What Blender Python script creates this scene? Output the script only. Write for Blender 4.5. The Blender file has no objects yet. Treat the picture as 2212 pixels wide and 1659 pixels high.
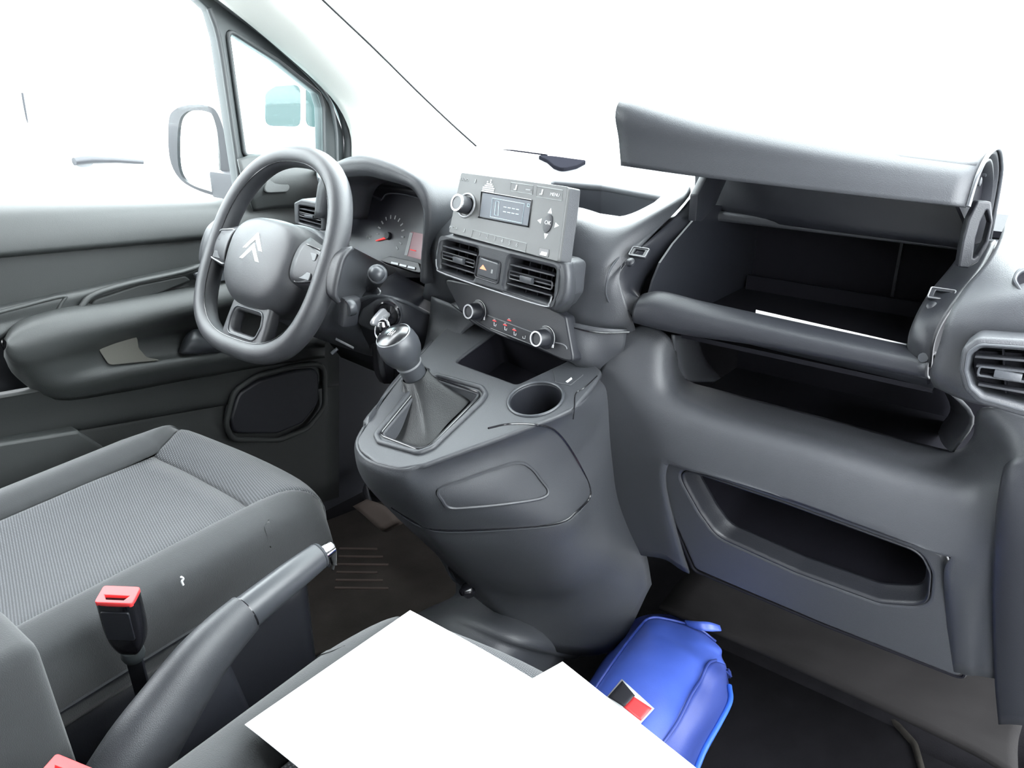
import bpy, bmesh, math, random
from mathutils import Vector, Matrix

random.seed(7)
scene = bpy.context.scene
COL = scene.collection
V3 = Vector
pi = math.pi

# ------------------------------------------------------------------ camera, sky, exposure
CAM = V3((0.666, -0.837, 1.06))
YAW, PITCH, FPX = math.radians(38.5), math.radians(22.0), 1700.0
IW, IH = 2212.0, 1659.0
cam_data = bpy.data.cameras.new('camera')
cam_data.sensor_width = 36.0
cam_data.lens = FPX / IW * 36.0
cam_data.clip_start = 0.02
cam = bpy.data.objects.new('camera', cam_data)
cam.location = CAM
cam.rotation_euler = (pi / 2 - PITCH, 0, YAW)
COL.objects.link(cam)
scene.camera = cam

world = bpy.data.worlds.new('overcast_sky')
scene.world = world
world.use_nodes = True
bg = world.node_tree.nodes['Background']
bg.inputs['Color'].default_value = (0.93, 0.97, 1.0, 1)
bg.inputs['Strength'].default_value = 9.0
scene.view_settings.view_transform = 'Standard'
scene.view_settings.look = 'None'
scene.view_settings.gamma = 1.0
scene.view_settings.use_curve_mapping = False
scene.view_settings.exposure = 1.1

_f = V3((-math.sin(YAW) * math.cos(PITCH), math.cos(YAW) * math.cos(PITCH), -math.sin(PITCH)))
_r = V3((math.cos(YAW), math.sin(YAW), 0))
_u = _r.cross(_f)

def ray(px, py):
    return _f + _r * ((px - IW / 2) / FPX) + _u * ((IH / 2 - py) / FPX)

def at(px, py, x=None, y=None, z=None):
    """the point of the place seen at a photo pixel, given one of its coordinates in metres"""
    d = ray(px, py)
    if x is not None: t = (x - CAM.x) / d.x
    elif y is not None: t = (y - CAM.y) / d.y
    else: t = (z - CAM.z) / d.z
    return CAM + d * t

# ------------------------------------------------------------------ materials
MATS = {}
def mat(name, col, rough=0.5, spec=0.5, metal=0.0, grain=0.0, gscale=900.0, var=0.0, vscale=12.0, sheen=0.0, coat=0.0, emit=None, estr=1.0):
    m = bpy.data.materials.new(name); m.use_nodes = True
    nt = m.node_tree; b = nt.nodes['Principled BSDF']
    b.inputs['Base Color'].default_value = (*col, 1)
    b.inputs['Roughness'].default_value = rough
    b.inputs['Specular IOR Level'].default_value = spec
    b.inputs['Metallic'].default_value = metal
    b.inputs['Sheen Weight'].default_value = sheen
    b.inputs['Coat Weight'].default_value = coat
    if emit:
        b.inputs['Emission Color'].default_value = (*emit, 1); b.inputs['Emission Strength'].default_value = estr
    tc = nt.nodes.new('ShaderNodeTexCoord')
    if grain:
        n = nt.nodes.new('ShaderNodeTexNoise'); n.inputs['Scale'].default_value = gscale; n.inputs['Detail'].default_value = 2
        bp = nt.nodes.new('ShaderNodeBump'); bp.inputs['Strength'].default_value = grain; bp.inputs['Distance'].default_value = 0.0006
        nt.links.new(tc.outputs['Object'], n.inputs['Vector']); nt.links.new(n.outputs['Fac'], bp.inputs['Height'])
        nt.links.new(bp.outputs['Normal'], b.inputs['Normal'])
    if var:
        n = nt.nodes.new('ShaderNodeTexNoise'); n.inputs['Scale'].default_value = vscale; n.inputs['Detail'].default_value = 5
        mx = nt.nodes.new('ShaderNodeMix'); mx.data_type = 'RGBA'
        mx.inputs['A'].default_value = (*[c * (1 - var) for c in col], 1); mx.inputs['B'].default_value = (*[min(1, c * (1 + var)) for c in col], 1)
        nt.links.new(tc.outputs['Object'], n.inputs['Vector']); nt.links.new(n.outputs['Fac'], mx.inputs['Factor'])
        nt.links.new(mx.outputs['Result'], b.inputs['Base Color'])
    MATS[name] = m
    return m

def weave(name, c1, c2, scale, rough=0.95, rot=0.0, bump=0.5):
    """woven cloth: two crossed waves"""
    m = bpy.data.materials.new(name); m.use_nodes = True
    nt = m.node_tree; b = nt.nodes['Principled BSDF']
    b.inputs['Roughness'].default_value = rough; b.inputs['Specular IOR Level'].default_value = 0.2
    b.inputs['Sheen Weight'].default_value = 0.15
    tc = nt.nodes.new('ShaderNodeTexCoord'); mp = nt.nodes.new('ShaderNodeMapping'); mp.inputs['Rotation'].default_value = (0, 0, rot)
    nt.links.new(tc.outputs['Object'], mp.inputs['Vector'])
    w = []
    for d in ('X', 'Y'):
        t = nt.nodes.new('ShaderNodeTexWave'); t.bands_direction = d; t.inputs['Scale'].default_value = scale
        t.inputs['Distortion'].default_value = 0.6; t.inputs['Detail Scale'].default_value = 3
        nt.links.new(mp.outputs['Vector'], t.inputs['Vector']); w.append(t)
    mu = nt.nodes.new('ShaderNodeMath'); mu.operation = 'MULTIPLY'
    nt.links.new(w[0].outputs['Fac'], mu.inputs[0]); nt.links.new(w[1].outputs['Fac'], mu.inputs[1])
    mx = nt.nodes.new('ShaderNodeMix'); mx.data_type = 'RGBA'
    mx.inputs['A'].default_value = (*c1, 1); mx.inputs['B'].default_value = (*c2, 1)
    nt.links.new(mu.outputs[0], mx.inputs['Factor']); nt.links.new(mx.outputs['Result'], b.inputs['Base Color'])
    bp = nt.nodes.new('ShaderNodeBump'); bp.inputs['Strength'].default_value = bump; bp.inputs['Distance'].default_value = 0.001
    nt.links.new(mu.outputs[0], bp.inputs['Height']); nt.links.new(bp.outputs['Normal'], b.inputs['Normal'])
    MATS[name] = m
    return m

def glass(name, tint):
    m = bpy.data.materials.new(name); m.use_nodes = True
    nt = m.node_tree; nt.nodes.remove(nt.nodes['Principled BSDF'])
    tr = nt.nodes.new('ShaderNodeBsdfTransparent'); tr.inputs['Color'].default_value = (*tint, 1)
    gl = nt.nodes.new('ShaderNodeBsdfGlossy'); gl.inputs['Roughness'].default_value = 0.02
    lw = nt.nodes.new('ShaderNodeLayerWeight'); lw.inputs['Blend'].default_value = 0.5
    pw = nt.nodes.new('ShaderNodeMath'); pw.operation = 'POWER'; pw.inputs[1].default_value = 5.0
    fr = nt.nodes.new('ShaderNodeMath'); fr.operation = 'MULTIPLY_ADD'; fr.inputs[1].default_value = 0.5; fr.inputs[2].default_value = 0.02
    nt.links.new(lw.outputs['Facing'], pw.inputs[0]); nt.links.new(pw.outputs[0], fr.inputs[0])
    mx = nt.nodes.new('ShaderNodeMixShader'); out = nt.nodes['Material Output']
    nt.links.new(fr.outputs[0], mx.inputs[0]); nt.links.new(tr.outputs[0], mx.inputs[1]); nt.links.new(gl.outputs[0], mx.inputs[2])
    nt.links.new(mx.outputs[0], out.inputs['Surface'])
    MATS[name] = m
    return m

PLASTIC = mat('dash_plastic', (0.034, 0.036, 0.041), 0.46, 0.5, grain=0.5, gscale=1100, var=0.06, vscale=40)
SATIN = mat('satin_plastic', (0.040, 0.043, 0.049), 0.36, 0.5, grain=0.15, gscale=1500)
DARK = mat('dark_plastic', (0.012, 0.013, 0.017), 0.45, 0.5, grain=0.3)
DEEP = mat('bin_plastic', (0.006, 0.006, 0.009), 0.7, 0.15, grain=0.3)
BLACK = mat('gloss_black', (0.008, 0.008, 0.010), 0.18, 0.5)
VENTM = mat('vent_plastic', (0.022, 0.023, 0.027), 0.4, 0.5)
RADIOM = mat('radio_face', (0.070, 0.072, 0.072), 0.42, 0.5, grain=0.2, gscale=2500)
DOORM = mat('door_plastic', (0.036, 0.039, 0.039), 0.5, 0.5, grain=0.5, gscale=1000, var=0.05)
DOORD = mat('door_inset', (0.024, 0.026, 0.026), 0.62, 0.4, grain=0.5, gscale=900)
LEATHER = mat('wheel_rim_leather', (0.032, 0.033, 0.037), 0.42, 0.5, grain=0.5, gscale=1400)
BOOTM = mat('boot_leather', (0.010, 0.0105, 0.0115), 0.45, 0.35, grain=0.7, gscale=700)
CHROME = mat('chrome', (0.62, 0.62, 0.64), 0.14, 0.5, metal=1.0)
KEYM = mat('key_metal', (0.46, 0.46, 0.48), 0.3, 0.5, metal=0.5)
SILVER = mat('silver_paint', (0.22, 0.225, 0.235), 0.35, 0.5, metal=0.3)
WHITE = mat('white_print', (0.55, 0.56, 0.57), 0.5)
LOGO = mat('bright_logo', (0.9, 0.9, 0.9), 0.3, 0.5, metal=0.3)
FAINT = mat('faint_print', (0.26, 0.27, 0.27), 0.5)
PAPER = mat('white_paper', (0.86, 0.86, 0.87), 0.7, 0.3)
CARPET = mat('black_carpet', (0.0080, 0.0078, 0.0090), 0.95, 0.03, grain=1.0, gscale=500, var=0.35, vscale=25)
RUBBER = mat('rubber_mat', (0.0100, 0.0094, 0.0096), 0.85, 0.06, grain=0.6, gscale=300, var=0.5, vscale=14)
SIDEF = mat('seat_side_cloth', (0.043, 0.045, 0.047), 0.9, 0.2, grain=0.8, gscale=900, var=0.08, vscale=60, sheen=0.2)
INSERT = weave('seat_insert_cloth', (0.036, 0.038, 0.041), (0.125, 0.130, 0.138), 90.0, rot=0.3)
PILLAR = mat('pillar_trim', (0.50, 0.50, 0.47), 0.85, 0.3, grain=0.4, gscale=800)
SEAL = mat('door_seal_rubber', (0.040, 0.044, 0.046), 0.55, 0.5)
FRAME = mat('door_frame_paint', (0.036, 0.042, 0.044), 0.45, 0.5)
HEADL = mat('headliner_cloth', (0.26, 0.26, 0.25), 0.95, 0.1, grain=0.3)
RED = mat('red_button', (0.75, 0.05, 0.055), 0.4)
REDLIT = mat('red_backlight', (0.6, 0.03, 0.03), 0.4, emit=(1.0, 0.08, 0.08), estr=0.35)
AMBER = mat('amber_backlight', (0.7, 0.2, 0.1), 0.4, emit=(1.0, 0.35, 0.2), estr=0.5)
LCD = mat('radio_screen', (0.035, 0.042, 0.056), 0.40, 0.4, emit=(0.25, 0.34, 0.45), estr=0.04)
LCDTXT = mat('screen_text', (0.35, 0.45, 0.50), 0.3, emit=(0.6, 0.8, 0.85), estr=0.12)
LCDRED = mat('cluster_screen', (0.10, 0.06, 0.07), 0.2, emit=(0.5, 0.2, 0.22), estr=0.12)
CLUSTER = mat('cluster_face', (0.020, 0.020, 0.026), 0.3, 0.5)
BLUE = mat('blue_nylon', (0.042, 0.082, 0.36), 0.42, 0.5, grain=0.25, gscale=700, var=0.15, vscale=30)
BLUED = mat('dark_blue_nylon', (0.020, 0.040, 0.20), 0.5, 0.5, grain=0.25, gscale=700)
BLUEB = mat('bright_blue_zip', (0.025, 0.10, 0.50), 0.5, 0.4)
BROWN = mat('worn_pedal_rubber', (0.050, 0.038, 0.033), 0.8, 0.3)
CARWHITE = mat('white_car_paint', (0.82, 0.83, 0.84), 0.25, 0.5, coat=0.5)
CARGLASS = mat('tinted_car_glass', (0.014, 0.026, 0.026), 0.08, 0.3)
GREYTRIM = mat('grey_exterior_plastic', (0.018, 0.018, 0.023), 0.5)
ASPHALT = mat('pale_asphalt', (0.42, 0.42, 0.42), 0.9, 0.2, var=0.1, vscale=3)
MIRROR = mat('mirror_silver', (0.95, 0.95, 0.95), 0.02, 0.5, metal=1.0)
CLEAR = glass('clear_glass', (0.95, 0.98, 0.975))
TEAL = glass('teal_tint_glass', (0.86, 0.96, 0.955))

# ------------------------------------------------------------------ scene tree helpers
ORG = {}
def org(o): return ORG[o.name] if o is not None else V3((0, 0, 0))

def thing(name, label, cat, loc=(0, 0, 0), group=None):
    o = bpy.data.objects.new(name, None); COL.objects.link(o)
    o.empty_display_size = 0.05
    o.location = loc; o['label'] = label; o['category'] = cat
    if group: o['group'] = group
    ORG[o.name] = V3(loc)
    return o

def link(name, me, m, parent=None, tag=None, smooth=38):
    """links a mesh given in place coordinates as one object; top-level objects get their origin at the base"""
    if parent is not None:
        base = org(parent)
    else:
        xs = [v.co for v in me.vertices]
        base = V3(((min(c.x for c in xs) + max(c.x for c in xs)) / 2, (min(c.y for c in xs) + max(c.y for c in xs)) / 2, min(c.z for c in xs)))
    me.transform(Matrix.Translation(-base))
    if m is not None:
        me.materials.clear(); me.materials.append(m)
    if smooth:
        me.shade_smooth()
        if smooth < 180: me.set_sharp_from_angle(angle=math.radians(smooth))
    me.name = name
    o = bpy.data.objects.new(name, me); COL.objects.link(o)
    if parent is not None:
        o.parent = parent
    else:
        o.location = base
    ORG[o.name] = base
    if tag:
        if isinstance(tag, str): o['kind'] = tag
        else:
            o['label'], o['category'] = tag[0], tag[1]
            if len(tag) > 2 and tag[2]: o['group'] = tag[2]
            if len(tag) > 3: o['kind'] = tag[3]
    return o

def label(o, s): o['label'] = s; return o

def raw(name, verts, faces, m, parent=None, tag=None, smooth=38, bevel=0.0, bseg=2):
    me = bpy.data.meshes.new(name)
    me.from_pydata([tuple(v) for v in verts], [], faces)
    bm = bmesh.new(); bm.from_mesh(me)
    bmesh.ops.recalc_face_normals(bm, faces=bm.faces)
    if bevel:
        es = [e for e in bm.edges if len(e.link_faces) == 2 and e.calc_face_angle(0) > math.radians(25)]
        bmesh.ops.bevel(bm, geom=es, offset=bevel, segments=bseg, profile=0.6, affect='EDGES', clamp_overlap=True)
    bm.to_mesh(me); bm.free()
    return link(name, me, m, parent, tag, smooth)

def cr(pts, n=8, closed=False):
    """Catmull-Rom through points, n steps per span"""
    P = [V3(p) for p in pts]; N = len(P); out = []
    if N == 2 and not closed: return [P[0].lerp(P[1], i / n) for i in range(n + 1)]
    spans = N if closed else N - 1
    for i in range(spans):
        if closed: p0, p1, p2, p3 = P[(i - 1) % N], P[i], P[(i + 1) % N], P[(i + 2) % N]
        else:
            p1, p2 = P[i], P[i + 1]
            p0 = P[i - 1] if i > 0 else p1 * 2 - p2
            p3 = P[i + 2] if i + 2 < N else p2 * 2 - p1
        for k in range(n):
            t = k / n
            out.append(0.5 * ((2 * p1) + (p2 - p0) * t + (2 * p0 - 5 * p1 + 4 * p2 - p3) * t * t + (3 * p1 - p0 - 3 * p2 + p3) * t ** 3))
    if not closed: out.append(P[-1].copy())
    return out

def surf(name, rows, m, parent=None, nu=6, nv=6, thick=0.003, closed_u=False, closed_v=False, tag=None, smooth=60, flip=False, linear_v=False, skip=None):
    """smooth sheet through a control grid (rows of points), given a thickness"""
    R = [cr(r, nu, closed_u) for r in rows]
    nc = len(R[0])
    cols = []
    for j in range(nc):
        c = [r[j] for r in R]
        if linear_v: cols.append(c)
        else: cols.append(cr(c, nv, closed_v))
    nr = len(cols[0])
    verts = [cols[j][i] for i in range(nr) for j in range(nc)]
    faces = []
    for i in range(nr if closed_v else nr - 1):
        for j in range(nc if closed_u else nc - 1):
            if skip and skip(i / nv, j / nu): continue
            a, b = i * nc + j, i * nc + (j + 1) % nc
            c, d = ((i + 1) % nr) * nc + (j + 1) % nc, ((i + 1) % nr) * nc + j
            faces.append((d, c, b, a) if flip else (a, b, c, d))
    me = bpy.data.meshes.new(name); me.from_pydata([tuple(v) for v in verts], [], faces)
    me.validate()
    if skip:
        bm = bmesh.new(); bm.from_mesh(me); bmesh.ops.delete(bm, geom=[v for v in bm.verts if not v.link_faces], context='VERTS'); bm.to_mesh(me); bm.free()
    o = link(name, me, m, parent, tag, smooth)
    if thick:
        s = o.modifiers.new('thickness', 'SOLIDIFY'); s.thickness = thick; s.offset = -1
    return o

def tube(name, pts, r, m, parent=None, seg=12, closed=False, tag=None, caps=True, flat=1.0, up=None):
    P = [V3(p) for p in pts]; n = len(P)
    rad = r if isinstance(r, (list, tuple)) else [r] * n
    verts, faces = [], []
    prev = None
    for i in range(n):
        if closed: t = (P[(i + 1) % n] - P[i - 1])
        else: t = P[min(i + 1, n - 1)] - P[max(i - 1, 0)]
        t.normalize()
        if up is not None: a = V3(up)
        elif prev is None: a = V3((0, 0, 1)) if abs(t.z) < 0.9 else V3((1, 0, 0))
        else: a = prev
        a = (a - t * a.dot(t)).normalized(); prev = a
        b = t.cross(a)
        for k in range(seg):
            w = 2 * pi * k / seg
            verts.append(P[i] + a * (math.cos(w) * rad[i] * flat) + b * (math.sin(w) * rad[i]))
    for i in range(n if closed else n - 1):
        for k in range(seg):
            j = (i + 1) % n
            faces.append((i * seg + k, i * seg + (k + 1) % seg, j * seg + (k + 1) % seg, j * seg + k))
    if not closed and caps:
        faces.append(tuple(range(seg))); faces.append(tuple((n - 1) * seg + k for k in range(seg)))
    return raw(name, verts, faces, m, parent, tag, smooth=50)

def lathe(name, prof, o, axis, m, parent=None, seg=32, tag=None, smooth=40, sx=1.0, sy=1.0, ref=None):
    """profile [(radius, height)] turned about an axis"""
    ax = V3(axis).normalized()
    a = V3(ref) if ref is not None else (V3((0, 0, 1)) if abs(ax.z) < 0.9 else V3((1, 0, 0)))
    a = (a - ax * a.dot(ax)).normalized(); b = ax.cross(a); o = V3(o)
    verts, faces, rings = [], [], []
    for r, h in prof:
        if r < 1e-6:
            rings.append([len(verts)]); verts.append(o + ax * h)
        else:
            ring = []
            for k in range(seg):
                w = 2 * pi * k / seg
                ring.append(len(verts)); verts.append(o + ax * h + a * (math.cos(w) * r * sx) + b * (math.sin(w) * r * sy))
            rings.append(ring)
    for A, B in zip(rings[:-1], rings[1:]):
        for k in range(seg):
            k2 = (k + 1) % seg
            if len(A) == 1 and len(B) == 1: continue
            if len(A) == 1: faces.append((A[0], B[k2], B[k]))
            elif len(B) == 1: faces.append((A[k], A[k2], B[0]))
            else: faces.append((A[k], A[k2], B[k2], B[k]))
    return raw(name, verts, faces, m, parent, tag, smooth)

class Pl:
    """a flat frame: origin, outward normal, local right u and up v"""
    def __init__(s, o, n, up=(0, 0, 1)):
        s.o = V3(o); s.n = V3(n).normalized(); up = V3(up)
        s.v = (up - s.n * up.dot(s.n)).normalized(); s.u = s.v.cross(s.n)
    def px(s, px, py, c=0.0):
        d = ray(px, py); oo = s.o + s.n * c
        p = CAM + d * ((oo - CAM).dot(s.n) / d.dot(s.n)) - s.o
        return (p.dot(s.u), p.dot(s.v))
    def pp(s, pts, c=0.0): return [s.px(*p, c=c) for p in pts]
    def w(s, a, b, c=0.0): return s.o + s.u * a + s.v * b + s.n * c
    def at(s, px, py, c=0.0):
        a, b = s.px(px, py, c); return s.w(a, b, c)
    def lift(s, c): return Pl(s.o + s.n * c, s.n, s.v)

def rnd(pts, r, seg=5):
    """round the corners of a 2D polygon"""
    N = len(pts); out = []
    rr = r if isinstance(r, (list, tuple)) else [r] * N
    for i in range(N):
        p = V3((*pts[i], 0)); a = V3((*pts[i - 1], 0)) - p; b = V3((*pts[(i + 1) % N], 0)) - p
        la, lb = a.length, b.length; q = rr[i]
        if q <= 0 or la < 1e-9 or lb < 1e-9: out.append((p.x, p.y)); continue
        a.normalize(); b.normalize()
        ang = math.acos(max(-1, min(1, a.dot(b))))
        d = min(q / max(math.tan(ang / 2), 1e-4), la * 0.48, lb * 0.48)
        A, B = p + a * d, p + b * d
        for k in range(seg + 1):
            t = k / seg
            c = A * (1 - t) ** 2 + p * (2 * t * (1 - t)) + B * t * t
            out.append((c.x, c.y))
    return out

def smooth2(pts, n=5):
    return [(p.x, p.y) for p in cr([(*p, 0) for p in pts], n, True)]

def curve_mesh(polys, thick, bevel, bres=2):
    cu = bpy.data.curves.new('tmp', 'CURVE'); cu.dimensions = '2D'; cu.fill_mode = 'BOTH'
    b = min(bevel, thick * 0.49)
    cu.extrude = max(thick / 2 - b, 0.0); cu.bevel_depth = b; cu.bevel_resolution = bres
    if b: cu.offset = -b
    for poly in polys:
        sp = cu.splines.new('POLY'); sp.points.add(len(poly) - 1)
        for q, p in zip(sp.points, poly): q.co = (p[0], p[1], 0, 1)
        sp.use_cyclic_u = True
    ob = bpy.data.objects.new('tmp', cu)
    me = bpy.data.meshes.new_from_object(ob)
    bpy.data.objects.remove(ob); bpy.data.curves.remove(cu)
    return me

def plate(name, F, outer, m, parent=None, thick=0.004, bevel=0.001, holes=(), tag=None, c=0.0, smooth=40, bres=2):
    """slab on a frame; its front face lies at height c above the frame, the body behind it"""
    me = curve_mesh([outer, *holes], thick, bevel, bres)
    M = Matrix((( *F.u, 0), (*F.v, 0), (*F.n, 0), (0, 0, 0, 1))).transposed()
    oo = F.o + F.n * (c - thick / 2)
    M.translation = oo
    me.transform(M)
    return link(name, me, m, parent, tag, smooth)

def ppl(name, F, pts, m, parent=None, r=0.0, holes=(), hr=0.0, seg=5, c=0.0, **k):
    """plate from photo pixels lying on a frame"""
    o = rnd(F.pp(pts, c), r, seg) if r else F.pp(pts, c)
    return plate(name, F, o, m, parent, holes=[rnd(F.pp(h, c), hr, seg) if hr else F.pp(h, c) for h in holes], c=c, **k)

def text(name, s, F, a, b, size, m, parent, c=0.0005, rot=0.0, depth=0.0002, align='CENTER'):
    cu = bpy.data.curves.new('tmp', 'FONT'); cu.body = s; cu.size = size; cu.extrude = depth
    cu.align_x = align; cu.align_y = 'CENTER'; cu.resolution_u = 2
    ob = bpy.data.objects.new('tmp', cu); me = bpy.data.meshes.new_from_object(ob)
    bpy.data.objects.remove(ob); bpy.data.curves.remove(cu)
    M = Matrix((( *F.u, 0), (*F.v, 0), (*F.n, 0), (0, 0, 0, 1))).transposed(); M.translation = F.w(a, b, c)
    me.transform(M @ Matrix.Rotation(rot, 4, 'Z'))
    return link(name, me, m, parent, smooth=0)

def box(name, o, u, v, w, m, parent=None, bevel=0.0, tag=None, bseg=2, smooth=38):
    """box centred at o with half-axis vectors u, v, w"""
    o, u, v, w = V3(o), V3(u), V3(v), V3(w)
    vs = [o + u * a + v * b + w * c for a in (-1, 1) for b in (-1, 1) for c in (-1, 1)]
    fs = [(0, 1, 3, 2), (4, 6, 7, 5), (0, 4, 5, 1), (2, 3, 7, 6), (0, 2, 6, 4), (1, 5, 7, 3)]
    return raw(name, vs, fs, m, parent, tag, smooth, bevel, bseg)

def copy_part(o, parent, shift):
    """a repeat of a part that shares its mesh"""
    c = o.copy(); COL.objects.link(c); c.parent = parent; c.location = o.location + V3(shift); ORG[c.name] = ORG[o.name]
    return c

def bar(name, A, B, hw, hh, n, m, parent, bevel=0.0):
    """flat bar from A to B; n is its thin direction"""
    A, B, n = V3(A), V3(B), V3(n).normalized()
    d = (B - A) / 2; s = d.normalized().cross(n)
    return box(name, (A + B) / 2, d, s * hw, n * hh, m, parent, bevel)

# ================================================================== the shell of the van
def quad(name, pts, m, thick, tag='structure', parent=None):
    return surf(name, [[pts[0], pts[1]], [pts[3], pts[2]]], m, parent, nu=2, nv=2, thick=thick, tag=tag)

floor = box('floor', (0, -0.33, -0.012), (0.80, 0, 0), (0, 0.93, 0), (0, 0, 0.012), CARPET, tag='structure')
# toe board rising to the bulkhead in front
surf('wall_front', [[(-0.78, 0.36, 0.0), (0.78, 0.36, 0.0)], [(-0.78, 0.47, 0.10), (0.78, 0.47, 0.10)],
                    [(-0.78, 0.56, 0.28), (0.78, 0.56, 0.28)], [(-0.78, 0.60, 0.62), (0.78, 0.60, 0.62)], [(-0.78, 0.62, 0.80), (0.78, 0.62, 0.80)]],
     CARPET, nu=2, nv=5, thick=0.01, tag='structure')
box('wall_rear', (0, -1.30, 0.66), (0.82, 0, 0), (0, 0.015, 0), (0, 0, 0.68), DOORM, tag='structure')
surf('ceiling', [[(-0.66, -1.30, 1.335), (0, -1.30, 1.36), (0.66, -1.30, 1.335)], [(-0.64, -0.5, 1.345), (0, -0.5, 1.375), (0.64, -0.5, 1.345)],
                 [(-0.62, 0.02, 1.31), (0, 0.03, 1.345), (0.62, 0.02, 1.31)]], HEADL, nu=4, nv=4, thick=0.02, tag='structure')
# lower body side beneath the driver door and the sill on the open passenger side
box('wall_left', (-0.82, -0.35, 0.30), (0.02, 0, 0), (0, 0.95, 0), (0, 0, 0.34), DARK, tag='structure')
box('wall_kick', (-0.80, 0.43, 0.62), (0.015, 0, 0), (0, 0.20, 0), (0, 0, 0.24), DARK, tag='structure')
box('wall_right', (0.775, -0.35, 0.035), (0.03, 0, 0), (0, 0.95, 0), (0, 0, 0.055), DARK, bevel=0.01, tag='structure')

# unseen body side and open passenger door, added and angled to shade the cabin
surf('shade_body_side', [[(0.79, -1.30, 0.09), (0.79, -1.0, 0.09), (0.79, -0.64, 0.09)], [(0.79, -1.30, 0.85), (0.79, -1.0, 0.85), (0.79, -0.64, 0.85)], [(0.68, -1.30, 1.33), (0.68, -1.0, 1.33), (0.68, -0.64, 1.33)]], DOORM, nu=2, nv=4, thick=0.03, tag='structure')
da = math.radians(30); dh = V3((0.80, 0.16, 0)); dd = V3((math.sin(da), -math.cos(da), 0))
def dp(t, z): return dh + dd * t + V3((0, 0, z))
surf('shade_door', [[dp(0, 0.08), dp(0.5, 0.08), dp(0.98, 0.08)], [dp(0, 0.45), dp(0.5, 0.45), dp(1.0, 0.45)], [dp(0, 0.86), dp(0.5, 0.86), dp(0.98, 0.86)]], DOORM, nu=4, nv=4, thick=0.08, tag='structure')
surf('window_2', [[dp(0.10, 0.86), dp(0.5, 0.86), dp(0.96, 0.86)], [dp(0.30, 1.10), dp(0.6, 1.10), dp(0.94, 1.10)], [dp(0.52, 1.32), dp(0.7, 1.32), dp(0.90, 1.32)]], CLEAR, nu=3, nv=3, thick=0.004, tag='structure')
# windscreen pillar trim on the driver side
pa = [at(370, -90, x=-0.700), at(490, 0, x=-0.712), at(610, 100, x=-0.718), at(715, 200, x=-0.720), at(754, 280, x=-0.722), at(758, 352, x=-0.722), at(758, 420, x=-0.722)]
pc = [at(560, -110, x=-0.650), at(672, 0, x=-0.665), at(790, 110, x=-0.680), at(888, 205, x=-0.690), at(960, 272, x=-0.70), at(1012, 318, x=-0.70), at(1030, 380, x=-0.70)]
rows = []
for A, C in zip(pa, pc):
    m_ = (A + C) / 2 + V3((0.045, -0.015, 0.0))
    m0 = A * 0.75 + C * 0.25 + V3((0.032, -0.012, 0)); m1 = A * 0.25 + C * 0.75 + V3((0.028, -0.010, 0))
    rows.append([A, m0, m_, m1, C])
trim_1 = surf('trim_1', rows, PILLAR, nu=4, nv=4, thick=0.012, tag='structure', flip=False)
label(trim_1, 'pale grey windscreen pillar trim beside the driver door')
# matching pillar on the passenger side, beyond the open door
trim_2 = surf('trim_2', [[V3((-p.x, p.y, p.z)) for p in r] for r in rows], PILLAR, nu=4, nv=4, thick=0.012, tag='structure', flip=True)
label(trim_2, 'pale grey windscreen pillar trim on the passenger side')

# windscreen
wl = [pc[0], pc[1], pc[3], pc[5]]
wrows = []
for p in wl:
    q = V3((-p.x, p.y, p.z)); mid = (p + q) / 2 + V3((0, 0.10, 0.015))
    wrows.append([p, p.lerp(mid, 0.55) + V3((0, .02, 0)), mid, q.lerp(mid, 0.55) + V3((0, .02, 0)), q])
top = wrows[0]; wrows.insert(0, [p + V3((0, -0.20, 0.105)) for p in top])
window_1 = surf('window_1', wrows, CLEAR, nu=4, nv=4, thick=0.004, tag='structure')
label(window_1, 'large clear windscreen')
seal_pts = cr([p + V3((0.036, -0.012, 0.006)) for p in pc[:6]], 6)
tube('trim_3', seal_pts, 0.0026, BLACK, tag='structure')

# driver door window frame: rail, divider and quarter light surround
FX = Pl((-0.745, 0, 0.9), (1, 0, 0))
rail = [(120, -260), (430, 0), (454, 22), (470, 80), (523, 432), (560, 470), (752, 470), (746, 350), (744, 285), (712, 205), (600, 95), (486, 0), (300, -150), (170, -262)]
quarter = [(489, 62), (600, 132), (688, 202), (697, 232), (699, 345), (527, 336)]
door_frame_args = (rail, quarter)

# ================================================================== driver door
door = thing('driver_door', 'dark grey moulded driver door with armrest, speaker grille and quarter window', 'door', (-0.74, -0.2, 0.08))
ppl('window_frame', FX, rail, FRAME, door, r=0.012, holes=[quarter], hr=0.010, thick=0.03, bevel=0.004)
# rubber seal along the outer edge of the frame, and inner lip round the quarter light
tube('door_seal', cr([FX.at(*p, c=0.012) for p in [(250, -200), (478, -12), (600, 88), (718, 200), (751, 285), (753, 350), (753, 430)]], 8), 0.011, SEAL, door)
tube('seal_lip', cr([FX.at(*p, c=0.016) for p in [(232, -205), (462, -6), (590, 92), (700, 200), (724, 270), (728, 350)]], 8), 0.004, SEAL, door)
tube('quarter_light_seal', [FX.w(*p, 0.002) for p in rnd(FX.pp(quarter), 0.012)], 0.0045, SEAL, door, closed=True, seg=8)
tube('divider_seal', cr([FX.at(*p, c=0.004) for p in [(452, 18), (474, 90), (500, 260), (524, 430)]], 6), 0.005, SEAL, door)
fq = FX.lift(-0.014)
ppl('quarter_glass', fq, [(480, 50), (600, 122), (700, 195), (708, 232), (712, 352), (518, 342)], TEAL, door, thick=0.004, bevel=0.0005)
dg = Pl((-0.768, 0, 0.9), (1, 0, 0))
gl = [(-560, -330), (100, -285), (425, -8), (450, 20), (470, 80), (525, 445), (-700, 448)]
ppl('window_glass', dg, gl, CLEAR, door, thick=0.004, bevel=0.0005)

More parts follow.
